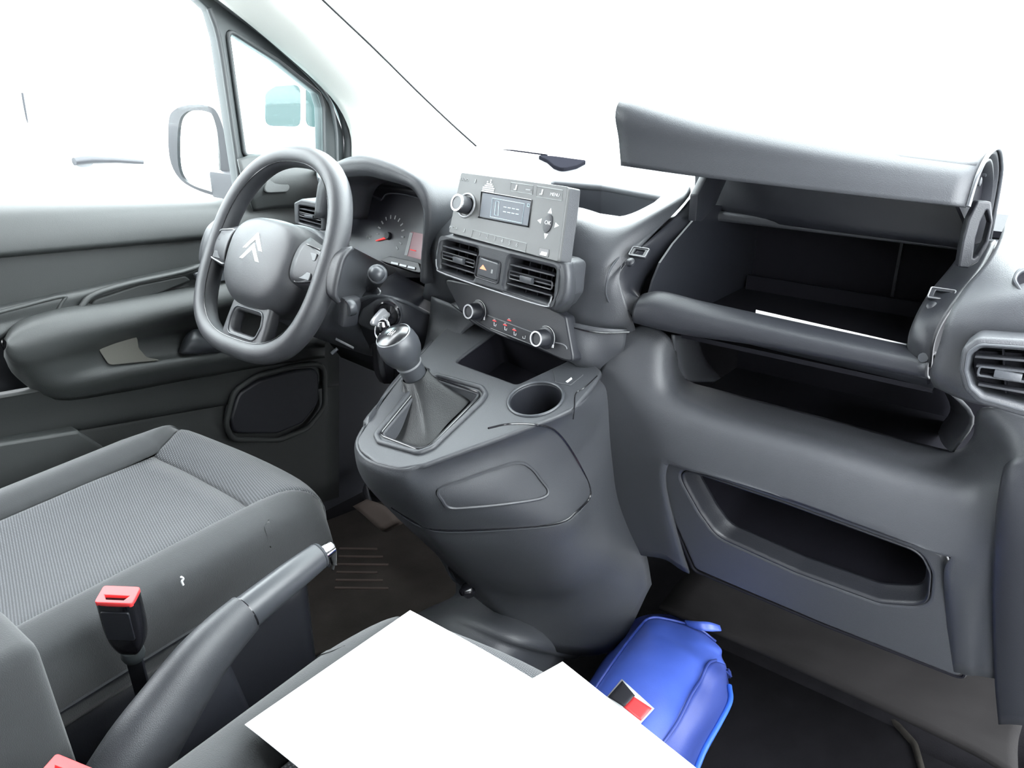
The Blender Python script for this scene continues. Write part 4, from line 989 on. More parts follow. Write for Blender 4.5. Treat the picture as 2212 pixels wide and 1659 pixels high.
# ignition key with ring and fob
key = thing('ignition_key', 'silver key hanging from ring in the ignition lock', 'key', at(830, 800, y=-0.055))
kb = plate('key_bow', Pl(igF.o + igF.n * 0.030, V3((0.95, 0.35, 0.1)), (0, 0, 1)), smooth2([(-0.020, 0.004), (0.0, 0.010), (0.020, 0.012), (0.030, 0.0), (0.020, -0.012), (0.0, -0.010), (-0.020, -0.004)], 4), KEYM, key, thick=0.007, bevel=0.0025)
tube('key_blade', [igF.o + igF.n * -0.002, igF.o + igF.n * 0.02], 0.0045, KEYM, key, seg=8)
kc = at(826, 712, y=-0.058)
tube('key_ring', [kc + V3((math.cos(t) * 0.015, math.sin(t) * 0.006, math.sin(t) * 0.015)) for t in [2 * pi * i / 30 for i in range(30)]], 0.0016, CHROME, key, closed=True, seg=8)
lathe('ring_ball', [(0, -0.009), (0.006, -0.0065), (0.009, 0), (0.006, 0.0065), (0, 0.009)], at(826, 703, y=-0.062), (0, 0, 1), CHROME, key, seg=20)
kf = surf('key_fob', [[at(816, 738, y=-0.058), at(826, 742, y=-0.062), at(832, 748, y=-0.058)], [at(818, 770, y=-0.052), at(830, 772, y=-0.062), at(842, 776, y=-0.054)], [at(822, 800, y=-0.05), at(834, 802, y=-0.060), at(846, 802, y=-0.052)], [at(832, 818, y=-0.048), at(838, 820, y=-0.054), at(844, 816, y=-0.048)]], BLACK, key, nu=4, nv=4, thick=0.010)
box('fob_button', at(840, 782, y=-0.062), (0.003, 0, 0), (0, 0.001, 0), (0, 0, 0.004), RED, kf)
tube('fob_link', [at(822, 722, y=-0.06), at(814, 738, y=-0.058)], 0.0015, CHROME, key, seg=8)

# ================================================================== gear console
con = thing('gear_console', 'dark grey dash-mounted gear console with cup holder and oval side pocket', 'console', (0.03, -0.05, 0.30))
dk = Pl((0, -0.10, 0.635), (0, -0.3, 1), (0, 1, 0))
deck_px = [(770, 950), (776, 972), (812, 1000), (862, 1012), (915, 1004), (1065, 950), (1238, 884), (1284, 830), (1303, 800), (1060, 650), (1000, 670), (935, 735), (858, 822), (812, 886)]
recess = [(983, 781), (1075, 712), (1235, 775), (1117, 830)]
bez_o = [(1050, 852), (1040, 838), (945, 812), (905, 826), (812, 940), (820, 956), (905, 980), (935, 968), (1040, 868)]
bez_i = [(1034, 850), (945, 824), (915, 834), (828, 938), (905, 966), (925, 960)]
cupc = dk.px(1157, 862)
cup = [(cupc[0] + 0.036 * math.cos(t), cupc[1] + 0.036 * math.sin(t)) for t in [2 * pi * i / 32 for i in range(32)]]
deck2 = rnd(dk.pp(deck_px), 0.02)
plate('deck', dk, deck2, PLASTIC, con, thick=0.008, bevel=0.003, holes=[rnd(dk.pp(recess), 0.010), rnd(dk.pp(bez_i), 0.012), cup])
tube('gear_bezel', [dk.w(a, b, 0.0008) for a, b in rnd(dk.pp(bez_o), 0.012)], 0.004, PLASTIC, con, closed=True, seg=10)
tube('gear_bezel_groove', [dk.w(a, b, 0.0006) for a, b in rnd(dk.pp([(1042, 851), (945, 818), (910, 830), (820, 940), (905, 973), (930, 964)]), 0.012)], 0.0014, BLACK, con, closed=True, seg=6)
def pit(nm, poly, depth, m, shrink=0.0):
    t = [dk.w(a, b, -0.004) for a, b in poly]; c = sum(t, V3()) / len(t)
    b_ = [p.lerp(c, shrink) - dk.n * depth for p in t]; k = len(t)
    return raw(nm, t + b_, [(i, (i + 1) % k, k + (i + 1) % k, k + i) for i in range(k)] + [tuple(range(k, 2 * k))], m, con, smooth=35)
pit('storage_recess', rnd(dk.pp(recess), 0.010), 0.055, DEEP)
pit('boot_well', rnd(dk.pp(bez_i), 0.012), 0.045, PLASTIC, 0.25)
pit('cup_holder', cup, 0.060, DARK, 0.06)
tube('cup_rim', [dk.w(cupc[0] + 0.0375 * math.cos(t), cupc[1] + 0.0375 * math.sin(t), 0.0005) for t in [2 * pi * i / 40 for i in range(40)]], 0.0022, SATIN, con, closed=True, seg=8)
# small socket cover with pale mark beside the cup holder
sk = ppl('socket_cover', dk, [(1195, 800), (1212, 790), (1262, 808), (1232, 832), (1200, 826)], PLASTIC, con, r=0.004, thick=0.002, bevel=0.0008, c=0.0012)
ppl('socket_mark', dk, [(1222, 824), (1234, 815), (1236, 818), (1226, 826)], WHITE, sk, thick=0.0006, bevel=0, c=0.0018)
tube('deck_seam', cr([dk.at(*p, c=0.0002) for p in [(1290, 812), (1262, 838), (1244, 850), (1241, 880), (1238, 905)]], 5), 0.0009, BLACK, con, seg=5)
# skirt: from the deck edge over the shoulder, down the flanks
top = [dk.at(*p, c=-0.001) for p in [(935, 735), (858, 822), (812, 886), (770, 950), (790, 990), (862, 1012), (915, 1004), (1065, 950), (1238, 884), (1330, 800)]]
sho = [at(925, 745, x=-0.165), at(846, 830, x=-0.145), at(803, 895, x=-0.105), at(766, 962, z=0.583), at(786, 1010, z=0.576), at(865, 1042, z=0.572), at(925, 1032, z=0.574), at(1072, 982, z=0.590), at(1244, 912, z=0.620), at(1345, 830, z=0.650)]
mid_ = [at(925, 800, x=-0.165), at(850, 890, x=-0.150), at(806, 940, x=-0.110), at(772, 1000, z=0.545), at(800, 1052, z=0.535), at(872, 1085, z=0.525), at(950, 1090, z=0.530), at(1090, 1060, z=0.540), at(1248, 985, z=0.560), at(1360, 900, z=0.590)]
seam = [at(925, 880, x=-0.16), at(860, 950, x=-0.14), at(815, 1000, x=-0.11), at(792, 1040, z=0.505), at(826, 1085, z=0.488), at(890, 1125, z=0.478), at(960, 1146, z=0.472), at(1195, 1131, z=0.476), at(1272, 1062, z=0.500), at(1375, 985, z=0.545)]
low1 = [at(925, 960, x=-0.15), at(880, 1010, x=-0.12), at(845, 1050, x=-0.10), at(835, 1080, z=0.46), at(865, 1125, z=0.44), at(920, 1165, z=0.43), at(985, 1190, z=0.425), at(1200, 1180, z=0.43), at(1290, 1120, z=0.45), at(1385, 1060, z=0.50)]
low2 = [at(940, 1040, x=-0.14), at(920, 1080, x=-0.11), at(905, 1120, x=-0.09), at(905, 1150, z=0.38), at(935, 1190, z=0.36), at(980, 1225, z=0.345), at(1040, 1250, z=0.335), at(1210, 1260, z=0.345), at(1310, 1200, z=0.38), at(1400, 1140, z=0.44)]
low4 = [at(975, 1150, x=-.12), at(970, 1180, x=-.10), at(968, 1225, x=-.07), at(985, 1255, z=.27), at(1010, 1278, z=.25), at(1062, 1318, z=.22), at(1130, 1362, z=.19), at(1215, 1412, z=.15), at(1330, 1400, z=.15), at(1425, 1290, z=.25)]
low3 = [at(960, 1110, x=-0.13), at(950, 1140, x=-0.10), at(945, 1180, x=-0.08), at(958, 1210, z=0.31), at(985, 1240, z=0.29), at(1030, 1275, z=0.275), at(1080, 1292, z=0.265), at(1215, 1310, z=0.265), at(1320, 1265, z=0.31), at(1410, 1195, z=0.38)]
for r_, e_ in zip((top, sho, mid_, seam, low1, low2, low3, low4), ((1300, 812, .050), (1318, 835, .047), (1325, 890, .045), (1330, 985, .055), (1340, 1060, .073), (1370, 1140, .102), (1396, 1197, .122), (1408, 1262, .136))): r_[-1] = at(e_[0], e_[1], y=e_[2])
surf('console_skirt', [top, sho, mid_, seam, low1, low2, low3, low4], PLASTIC, con, nu=6, nv=5, thick=0.004, flip=True)
def on_skirt(pts, r, m, nm, off=0.0025):
    """a line drawn on the flank: depth follows the flank's control rows"""
    P = []
    for px, py in pts:
        best = None
        for A in (sho, mid_, seam, low1):
            pass
        P.append(skirt_hit(px, py) - ray(px, py).normalized() * off)
    return tube(nm, cr(P, 6, True), r, m, con, closed=True, seg=6)
_sk = [[cr(r_, 6) for r_ in (top, sho, mid_, seam, low1, low2, low3)]][0]
_skc = [cr([r_[j] for r_ in _sk], 5) for j in range(len(_sk[0]))]
def skirt_hit(px, py):
    from mathutils.geometry import intersect_ray_tri
    d = ray(px, py); best = None
    for j in range(len(_skc) - 1):
        for i in range(len(_skc[0]) - 1):
            a, b, c, e = _skc[j][i], _skc[j + 1][i], _skc[j + 1][i + 1], _skc[j][i + 1]
            for t in ((a, b, c), (a, c, e)):
                h = intersect_ray_tri(*t, d, CAM, True)
                if h is not None and (best is None or (h - CAM).length < (best - CAM).length): best = h
    return best if best is not None else at(px, py, x=0.1)
pk = [(948, 1058), (1000, 1038), (1060, 1016), (1118, 1000), (1146, 1010), (1168, 1036), (1184, 1060), (1170, 1076), (1100, 1088), (1020, 1096), (972, 1097), (955, 1080)]
on_skirt(pk, 0.0022, PLASTIC, 'side_pocket_outline', 0.0012)
pin = [skirt_hit(*p) - ray(*p).normalized() * 0.0 for p in [(957, 1062), (1060, 1026), (1118, 1009), (1142, 1016), (1174, 1060), (1100, 1080), (975, 1089)]]
tube('console_seam', cr([skirt_hit(*p) - ray(*p).normalized() * 0.0010 for p in [(845, 1096), (900, 1130), (950, 1145), (1060, 1143), (1200, 1131), (1245, 1105), (1276, 1066), (1250, 1000), (1205, 935), (1160, 918), (1100, 916), (1055, 925)]], 6), 0.0013, BLACK, con, seg=6)
tube('console_seam_edge', cr([skirt_hit(*p) - ray(*p).normalized() * 0.0010 for p in [(850, 1101), (900, 1134), (950, 1149), (1060, 1147), (1200, 1135), (1248, 1109), (1279, 1070)]], 6), 0.0010, SATIN, con, seg=6)
lathe('console_fastener', [(0, 0), (0.013, 0), (0.013, 0.006), (0.009, 0.010), (0.006, 0.018), (0, 0.020)], at(1014, 1274, z=0.27) , V3((-0.05, -0.9, 0.25)), BLACK, con, seg=20)
# side of the dash running down to the console on the driver side
surf('console_flank', [[at(935, 640, y=0.06), at(985, 660, y=0.04), at(1040, 690, y=0.03)], [at(930, 690, y=0.05), at(975, 705, y=0.035), at(1010, 712, y=0.03)], [at(915, 760, y=0.00), at(950, 742, y=0.01), at(995, 728, y=0.025)], [at(880, 805, y=-0.06), at(910, 790, y=-0.05), at(960, 770, y=-0.02)]], PLASTIC, con, nu=5, nv=5, thick=0.003)

# gear lever with leather boot
gl_ = thing('gear_lever', 'black gear lever with round knob and creased leather gaiter', 'gear lever', dk.at(905, 925, -0.03))
KT = at(858, 722, x=-0.108); KB = at(880, 815, x=-0.085)
ax_ = V3((-0.10, -0.42, 0.90)).normalized()
KC = at(862, 748, x=-0.106)
kb_ = lathe('knob', [(0, -0.056), (0.0172, -0.056), (0.0178, -0.036), (0.0190, -0.0285), (0.0240, -0.0215), (0.0285, -0.011), (0.0300, 0.0), (0.0285, 0.011), (0.0255, 0.018), (0.0245, 0.0192)], KC, ax_, SATIN, gl_, seg=40)
lathe('knob_cap', [(0.0246, 0.0190), (0.0240, 0.0213), (0.0210, 0.0225), (0.012, 0.0240), (0, 0.0244)], KC, ax_, BLACK, kb_, seg=36)
tube('knob_ring', [KC + ax_ * 0.0194 + (ax_.orthogonal().normalized() * math.cos(t) + ax_.cross(ax_.orthogonal()).normalized() * math.sin(t)) * 0.0249 for t in [2 * pi * i / 40 for i in range(40)]], 0.0011, SILVER, kb_, closed=True, seg=6)
lathe('lever_collar', [(0.0180, -0.0345), (0.0190, -0.034), (0.0192, -0.0325), (0.0190, -0.031), (0.0182, -0.0308)], KC, ax_, SILVER, kb_, seg=32)
kF = Pl(KC + ax_ * 0.0245, ax_, (0, 1, 0.2))
for i in (-1, 0, 1): tube('shift_pattern', [kF.w(i * 0.0035, 0.005), kF.w(i * 0.0035, -0.005)], 0.0004, WHITE, kb_, seg=5)
tube('shift_pattern', [kF.w(-0.0035, 0), kF.w(0.0035, 0)], 0.0004, WHITE, kb_, seg=5)
b0 = KC - ax_ * 0.053
base_poly = [dk.w(a, b, -0.018) for a, b in dk.pp([(1032, 850), (990, 838), (945, 826), (915, 838), (880, 872), (850, 915), (832, 938), (870, 955), (905, 968), (930, 955), (968, 915), (1005, 880)], -0.018)]
bc = sum(base_poly, V3()) / 12
tipc = dk.at(900, 925, -0.02)
rows_ = []
e1 = ax_.orthogonal().normalized(); e2 = ax_.cross(e1)
ang = []
for p in base_poly:
    d = p - bc; ang.append(math.atan2(d.dot(e2), d.dot(e1)))
for lv_, (f_, rr) in enumerate(((0.0, 0.0195), (0.06, 0.0205), (0.18, 0.0225), (0.40, 0.028), (0.65, 0.038), (0.85, 0.052), (1.0, 0.0))):
    row = []
    for i, p in enumerate(base_poly):
        r_ = rr * (1 + (0.22 if i % 2 else -0.18) * min(1, f_ * 1.6))
        c = b0.lerp(bc - dk.n * 0.004, f_)
        q = c + e1 * (math.cos(ang[i]) * r_) + e2 * (math.sin(ang[i]) * r_)
        if f_ > 0.3: q = q.lerp(p, ((f_ - 0.3) / 0.7) ** 1.6)
        row.append(q)
    rows_.append(row)
surf('gaiter', rows_, BOOTM, gl_, nu=4, nv=5, thick=0.0015, closed_u=True, flip=True)
tube('gaiter_stitch', [b0 - ax_ * 0.004 + (e1 * math.cos(t) + e2 * math.sin(t)) * 0.0205 * (1 + 0.06 * math.sin(9 * t)) for t in [2 * pi * i / 60 for i in range(60)]], 0.0014, DARK, gl_, closed=True, seg=6)

# ================================================================== seats
def make_seat(name, lab, cx, zc, yf0, width=1.0, ylen=0.62):
    s_ = thing(name, lab, 'car seat', (cx, yf0 - 0.35, 0.0), 'front seats')
    def bnd(y):
        t = max(0.0, min(1.0, (y - (yf0 - 0.14)) / 0.11)); return (0.138 + 0.040 * t * t) * width
    def hgt(s, y):
        a = abs(s) / width
        if a < 0.13: z = 0.012 * (a / 0.13) ** 2
        elif a < 0.185: z = 0.012 + 0.022 * math.sin((a - 0.13) / 0.055 * pi / 2)
        else: z = 0.034
        fade = max(0.0, min(1.0, (yf0 - 0.02 - y) / 0.14))
        z *= 0.35 + 0.65 * fade
        return zc + z + 0.05 * (y - (yf0 - 0.10)) + 0.012 * math.exp(-((y - (yf0 - 0.07)) / 0.05) ** 2)
    def yf(s): return yf0 - 0.55 * s * s / width - 26.0 * s ** 4
    path = [(-0.62, 0, 0), (-0.5, 0, 0), (-0.4, 0, 0), (-0.3, 0, 0), (-0.22, 0, 0), (-0.122, 0, 0), (-0.100, 0, 0), (-0.075, -0.001, 0), (-0.05, -0.005, 0), (-0.025, -0.014, 0), (-0.008, -0.030, 0), (0.0, -0.052, 0), (-0.002, -0.09, 0), (-0.012, -0.14, 0), (-0.03, -0.20, 0)]
    def P(s, k, dz=0.0):
        dy, dzp, _ = path[k]; yy = yf(s) + dy if k >= 6 else yf0 + dy + (yf(s) - yf0) * max(0, (k - 2) / 4.0)
        return V3((cx + s, yy, hgt(s, min(yy, yf0 - 0.03)) + dzp + dz))
    def Y(k): return yf0 + path[k][0]
    def part(nm, k0, k1, svals, m, sink=(True, True), end=(False, False)):
        rows = []
        for k in range(k0, k1 + 1):
            b = bnd(Y(k)) if k < 11 else 0.178 * width
            row = []
            ss = svals(b)
            for i, s in enumerate(ss):
                dz = 0.0
                if (i == 0 and sink[0]) or (i == len(ss) - 1 and sink[1]): dz = -0.007
                if (k == k0 and end[0]) or (k == k1 and end[1]): dz = min(dz, -0.010)
                row.append(P(s, k, dz))
            rows.append(row)
        return surf(nm, rows, m, s_, nu=3, nv=3, thick=0.004, smooth=80)
    ins = lambda b: [-b, -b * 0.93, -b * 0.5, 0, b * 0.5, b * 0.93, b]
    part('seat_insert', 0, 5, ins, INSERT, end=(False, True))
    part('thigh_insert', 5, 13, ins, INSERT, end=(True, False))
    dk_ = {9: 0.115, 10: 0.10, 11: 0.08, 12: 0.05}
    # side bolsters, each wrapping over the outer edge and down
    for sd in (-1, 1):
        rows = []
        for k in range(0, 13):
            b = bnd(Y(k)) if k < 11 else 0.178 * width
            e = 0.200 * width
            row = [P(sd * b, k, -0.007), P(sd * (b + 0.008), k), P(sd * (b * 0.5 + e * 0.5), k, 0.004)]
            top_ = P(sd * e, k)
            row += [top_ + V3((sd * 0.010, 0, -0.012)), top_ + V3((sd * 0.017, 0, -0.038)), top_ + V3((sd * 0.013, 0, -0.085 if k < 9 else -0.085 * dk_[k] / 0.125)), top_ + V3((sd * 0.008, 0, -0.125 if k < 9 else -dk_[k]))]
            rows.append(row)
        surf('side_bolster', rows, SIDEF, s_, nu=4, nv=3, thick=0.004, smooth=80, flip=(sd < 0))
        # piping low on the flank
        tube('flank_seam', cr([P(sd * 0.200 * width, k) + V3((sd * 0.0125, 0, -0.098)) for k in range(0, 11)], 4), 0.0028, DARK, s_, seg=6)
    box('seat_base', (cx, yf0 - 0.36, zc - 0.20), (0.20 * width, 0, 0), (0, 0.27, 0), (0, 0, 0.10), DARK, s_, bevel=0.03, bseg=3)
    for sx in (-0.17, 0.17):
        box('seat_rail', (cx + sx, yf0 - 0.36, (zc - 0.29) / 2), (0.025, 0, 0), (0, 0.25, 0), (0, 0, (zc - 0.29) / 2), DARK, s_, bevel=0.004)
    # backrest
    br = []
    for z_, w_, d_ in ((zc - 0.03, 0.22, 0.0), (zc + 0.10, 0.245, 0.015), (zc + 0.25, 0.25, 0.045), (zc + 0.42, 0.235, 0.085), (zc + 0.55, 0.19, 0.12), (zc + 0.60, 0.12, 0.14)):
        yb = yf0 - ylen - d_
        n = 16; ring = []
        for i in range(n):
            t = 2 * pi * i / n; ct, st_ = math.cos(t), math.sin(t)
            ring.append(V3((cx + w_ * width * math.copysign(abs(ct) ** 0.6, ct), yb - 0.06 + 0.06 * math.copysign(abs(st_) ** 0.7, st_), z_)))
        br.append(ring)
    surf('backrest', br, SIDEF, s_, nu=3, nv=4, thick=0, closed_u=True, smooth=80)
    return s_
seat_d = make_seat('car_seat_unit', 'grey cloth driver seat behind the steering wheel, woven centre panel', -0.372, 0.462, -0.165, 0.98)
seat_p = make_seat('car_seat_unit', 'grey cloth passenger seat with white papers lying on it', 0.300, 0.455, -0.266, 1.02, 0.66)
# small pale fluff on the driver seat flank
tube('lint_thread', cr([at(391, 1246, x=-0.128), at(396, 1250, x=-0.128), at(393, 1256, x=-0.128), at(396, 1264, x=-0.127)], 4), 0.0013, WHITE, tag=('tiny white thread stuck on side of driver seat', 'thread'))

# armrest block between the seats
pf_ = at(105, 1420, x=-0.065)
arm_ = box('armrest', (-0.118, pf_.y - 0.17, pf_.z - 0.095), (0.055, 0, 0), (0, 0.17, 0.012), (0, -0.004, 0.105), SIDEF, seat_d, bevel=0.020, bseg=4, smooth=60)
box('armrest_bracket', (-0.118, pf_.y - 0.2, 0.335), (0.03, 0, 0), (0, 0.10, 0), (0, 0, 0.06), DARK, arm_, bevel=0.01)

# seat belt buckles
def buckle(lab, T, ax, side, fwd, L=0.082, w=0.0205, d=0.0135, stalk=0.17):
    """T centre of the red end, ax pointing out of it, side across it"""
    ax = ax.normalized(); side = (side - ax * side.dot(ax)).normalized(); n = side.cross(ax)
    if n.dot(fwd) < 0: n = -n
    b = thing('seat_belt_buckle', lab, 'seat belt buckle', T - ax * L, 'seat belt buckles between the seats')
    rows = []
    for t, ws, ds in ((0.0, 1.0, 1.0), (0.25, 1.0, 1.05), (0.55, 0.97, 1.05), (0.80, 0.84, 0.95), (0.95, 0.60, 0.80), (1.0, 0.42, 0.6)):
        c = T - ax * (0.004 + t * L); r_ = []
        for i in range(16):
            q = 2 * pi * i / 16; ct, st_ = math.cos(q), math.sin(q)
            r_.append(c + side * (w * ws * math.copysign(abs(ct) ** 0.5, ct)) + n * (d * ds * math.copysign(abs(st_) ** 0.5, st_)))
        rows.append(r_)
    body = surf('buckle_body', rows, BLACK, b, nu=2, nv=3, thick=0, closed_u=True, smooth=50)
    Fb = Pl(T - ax * 0.004, ax, n)
    rb = plate('release_button', Fb, rnd([(-w * 0.95, -d * 0.9), (w * 0.95, -d * 0.9), (w * 0.95, d * 0.9), (-w * 0.95, d * 0.9)], 0.004), RED, b, thick=0.006, bevel=0.001, holes=[[(-w * 0.62, d * 0.10), (w * 0.62, d * 0.10), (w * 0.45, d * 0.55), (-w * 0.45, d * 0.55)]], c=0.004)
    plate('buckle_slot', Fb, [(-w * 0.7, 0), (w * 0.7, 0), (w * 0.7, d * 0.7), (-w * 0.7, d * 0.7)], BLACK, rb, thick=0.002, bevel=0, c=0.0)
    Fg = Pl(T - ax * 0.034 + n * d * 1.02, n, ax)
    plate('label_panel', Fg, rnd([(-w * 0.72, -0.020), (w * 0.72, -0.020), (w * 0.72, 0.022), (-w * 0.72, 0.022)], 0.003), DARK, b, thick=0.003, bevel=0.0006, c=0.0012)
    lathe('stalk_collar', [(0, -0.006), (0.011, -0.006), (0.013, 0), (0.012, 0.010), (0, 0.012)], T - ax * (L + 0.012), ax, FRAME, b, seg=18)
    bar('stalk', T - ax * (L + 0.01), T - ax * (L + stalk), 0.009, 0.0025, n, DARK, b, 0.001)
    return b
T1 = at(254, 1284, x=-0.090)
buckle('black seat belt buckle with red button standing beside the driver seat', T1, V3((0.02, -0.01, 0.12)), V3((0.75, 0.62, 0.0)), CAM - T1)
T2 = at(150, 1662, x=0.020)
buckle('seat belt buckle low beside passenger seat, only its red button showing', T2, V3((0.03, 0.06, 0.12)), V3((0.75, 0.62, 0.0)), CAM - T2, stalk=0.14)

# ================================================================== handbrake
hb_ = thing('handbrake_lever', 'dark grey handbrake lever with chrome push button between the seats', 'handbrake', (-0.01, -0.55, 0.30))
hp = [at(716, 1182, x=-0.028), at(690, 1200, x=-0.028), at(610, 1262, x=-0.024), at(530, 1326, x=-0.020), at(478, 1378, x=-0.016), at(425, 1440, x=-0.012), at(370, 1520, x=-0.008), at(310, 1610, x=-0.004), at(255, 1710, x=0.0)]
tube('grip', cr(hp[1:4], 6), [0.0155, 0.0160, 0.0165, 0.017, 0.0175, 0.0178, 0.018, 0.0182, 0.0184, 0.0186, 0.0188, 0.019, 0.0192], SATIN, hb_, seg=20, flat=1.12)
tube('lever_arm', cr(hp[3:], 5), [0.0195 + 0.0006 * i for i in range(26)], PLASTIC, hb_, seg=20, flat=1.35)
tube('grip_joint', cr([hp[3].lerp(hp[2], .02), hp[3].lerp(hp[4], .03)], 2), 0.0200, BLACK, hb_, seg=20, flat=1.15)
tube('push_button', [hp[1].lerp(hp[0], .1), hp[1].lerp(hp[0], 0.55), hp[1].lerp(hp[0], 1.0)], [0.0095, 0.0095, 0.0085], CHROME, hb_, seg=18)
tube('grip_rim', [hp[1].lerp(hp[2], 0.03), hp[1].lerp(hp[0], .12)], [0.0162, 0.0145], SATIN, hb_, seg=20, flat=1.12)
surf('handbrake_cover', [[at(250, 1700, x=-0.04), at(330, 1560, x=-0.045), at(400, 1470, x=-0.045), at(470, 1400, x=-0.04)], [at(290, 1680, x=0.0), at(360, 1570, x=0.005), at(430, 1480, x=0.0), at(490, 1420, x=-0.01)],
                         [at(290, 1680, x=0.0) + V3((0.01, 0.02, -0.10)), at(360, 1570, x=0.005) + V3((0.01, 0.02, -0.10)), at(430, 1480, x=0.0) + V3((0.01, 0.02, -0.10)), at(490, 1420, x=-0.01) + V3((0.01, 0.02, -0.12))]], DARK, hb_, nu=5, nv=5, thick=0.003, flip=True)
box('handbrake_base', (-0.012, -0.60, 0.15), (0.045, 0, 0), (0, 0.16, 0), (0, 0, 0.15), DARK, hb_, bevel=0.03, bseg=3)

# ================================================================== floor coverings and tunnel
tun = surf('tunnel_cover', [[V3((-0.10, -0.62, 0.02)), V3((-0.10, -0.3, 0.02)), at(830, 1390, z=0.10), at(905, 1330, z=0.13), at(985, 1290, z=0.17), at(1000, 1240, z=0.22), V3((-0.06, 0.12, 0.10))],
                            [V3((-0.06, -0.62, 0.16)), V3((-0.06, -0.3, 0.15)), at(930, 1375, z=0.18), at(985, 1330, z=0.20), at(1040, 1296, z=0.21), at(1080, 1260, z=0.24), V3((-0.03, 0.14, 0.22))],
                            [V3((0.04, -0.62, 0.17)), V3((0.05, -0.3, 0.16)), at(1080, 1420, z=0.19), at(1120, 1380, z=0.21), at(1160, 1340, z=0.20), at(1190, 1290, z=0.22), V3((0.07, 0.16, 0.22))],
                            [V3((0.10, -0.62, 0.02)), V3((0.12, -0.3, 0.02)), at(1200, 1440, z=0.10), at(1240, 1420, z=0.11), at(1290, 1390, z=0.10), at(1330, 1360, z=0.10), V3((0.14, 0.18, 0.06))]], PLASTIC, nu=5, nv=5, thick=0.005,
           tag=('grey moulded tunnel cover running along the floor between the footwells', 'floor tunnel'))
# passenger footwell carpet with raised border, and the mat lying in it
kick = surf('toe_carpet', [[at(1424, 1310, y=0.20), at(1700, 1430, y=0.22), at(2060, 1600, y=0.20), at(2200, 1680, y=0.18)],
                    [at(1462, 1262, y=0.30), at(1700, 1370, y=0.32), at(2060, 1530, y=0.30), at(2200, 1600, y=0.28)],
                    [at(1500, 1215, y=0.40), at(1720, 1305, y=0.42), at(2080, 1460, y=0.40), at(2220, 1520, y=0.38)],
                    [at(1520, 1150, y=0.50), at(1740, 1240, y=0.52), at(2090, 1400, y=0.50), at(2230, 1460, y=0.48)]], RUBBER, nu=5, nv=5, thick=0.006, tag=('worn black carpet sloping up under the passenger dash', 'carpet'))
pm = thing('passenger_floor_mat', 'black passenger floor mat with a raised dusty border', 'floor mat', (0.38, 0.12, 0.0), 'floor mats')
FZ = Pl((0, 0, 0.012), (0, 0, 1), (0, 1, 0))
mp_ = [(1452, 1330), (1478, 1296), (1510, 1292), (1700, 1400), (1930, 1560), (1975, 1610), (2000, 1700), (1700, 1900), (1250, 1620)]
ppl('mat_pad', FZ, mp_, CARPET, pm, r=0.03, thick=0.010, bevel=0.003)
tube('mat_border', [FZ.w(a, b, 0.002) for a, b in rnd(FZ.pp(mp_), 0.03)], 0.006, mat('dusty_mat_border', (0.026, 0.024, 0.021), 0.9, 0.1, grain=1.0, gscale=200, var=0.7, vscale=40), pm, closed=True, seg=8)
dmat = thing('driver_floor_mat', 'ribbed brown-black driver floor mat below the handbrake grip', 'floor mat', at(850, 1230, z=0.0), 'floor mats')
FY = Pl((0, 0, 0.010), (0, 0, 1), (0, 1, 0))
ppl('mat_pad', FY, [(690, 1130), (820, 1080), (1010, 1180), (1000, 1290), (860, 1370), (640, 1420), (500, 1420), (560, 1200)], mat('dusty_driver_mat', (0.024, 0.021, 0.019), 0.85, 0.1, grain=1.0, gscale=250, var=0.6, vscale=9), dmat, r=0.03, thick=0.008, bevel=0.002)
for i in range(6):
    y_ = 1185 + i * 17
    bar('mat_rib', FY.at(733 - i * 2, y_, 0.001), FY.at(815 + (i % 3) * 12, y_ + 1, 0.001), 0.003, 0.0016, (0, 0, 1), BROWN, dmat, 0.001)
ped = thing('accelerator_pedal', 'worn brown rubber pedal in the dark driver footwell', 'pedal', at(835, 1150, z=0.03))
surf('pedal_pad', [[at(770, 1100, y=0.16), at(800, 1085, y=0.17)], [at(800, 1122, y=0.13), at(845, 1100, y=0.14)], [at(835, 1150, y=0.11), at(872, 1130, y=0.12)]], BROWN, ped, nu=4, nv=4, thick=0.012)
tube('pedal_arm', [at(800, 1100, y=0.165), at(790, 1060, y=0.25), at(800, 1020, y=0.34)], 0.008, DARK, ped, seg=10)
# dark lower panel below the steering column
surf('knee_panel', [[V3((-0.66, 0.10, 0.70)), V3((-0.45, 0.08, 0.68)), V3((-0.27, 0.10, 0.68)), V3((-0.16, 0.12, 0.68))], [V3((-0.66, 0.13, 0.60)), V3((-0.45, 0.11, 0.58)), V3((-0.27, 0.13, 0.58)), V3((-0.15, 0.15, 0.58))], [V3((-0.66, 0.22, 0.46)), V3((-0.45, 0.20, 0.46)), V3((-0.27, 0.20, 0.46)), V3((-0.14, 0.22, 0.46))]], DEEP, dash, nu=4, nv=4, thick=0.004)

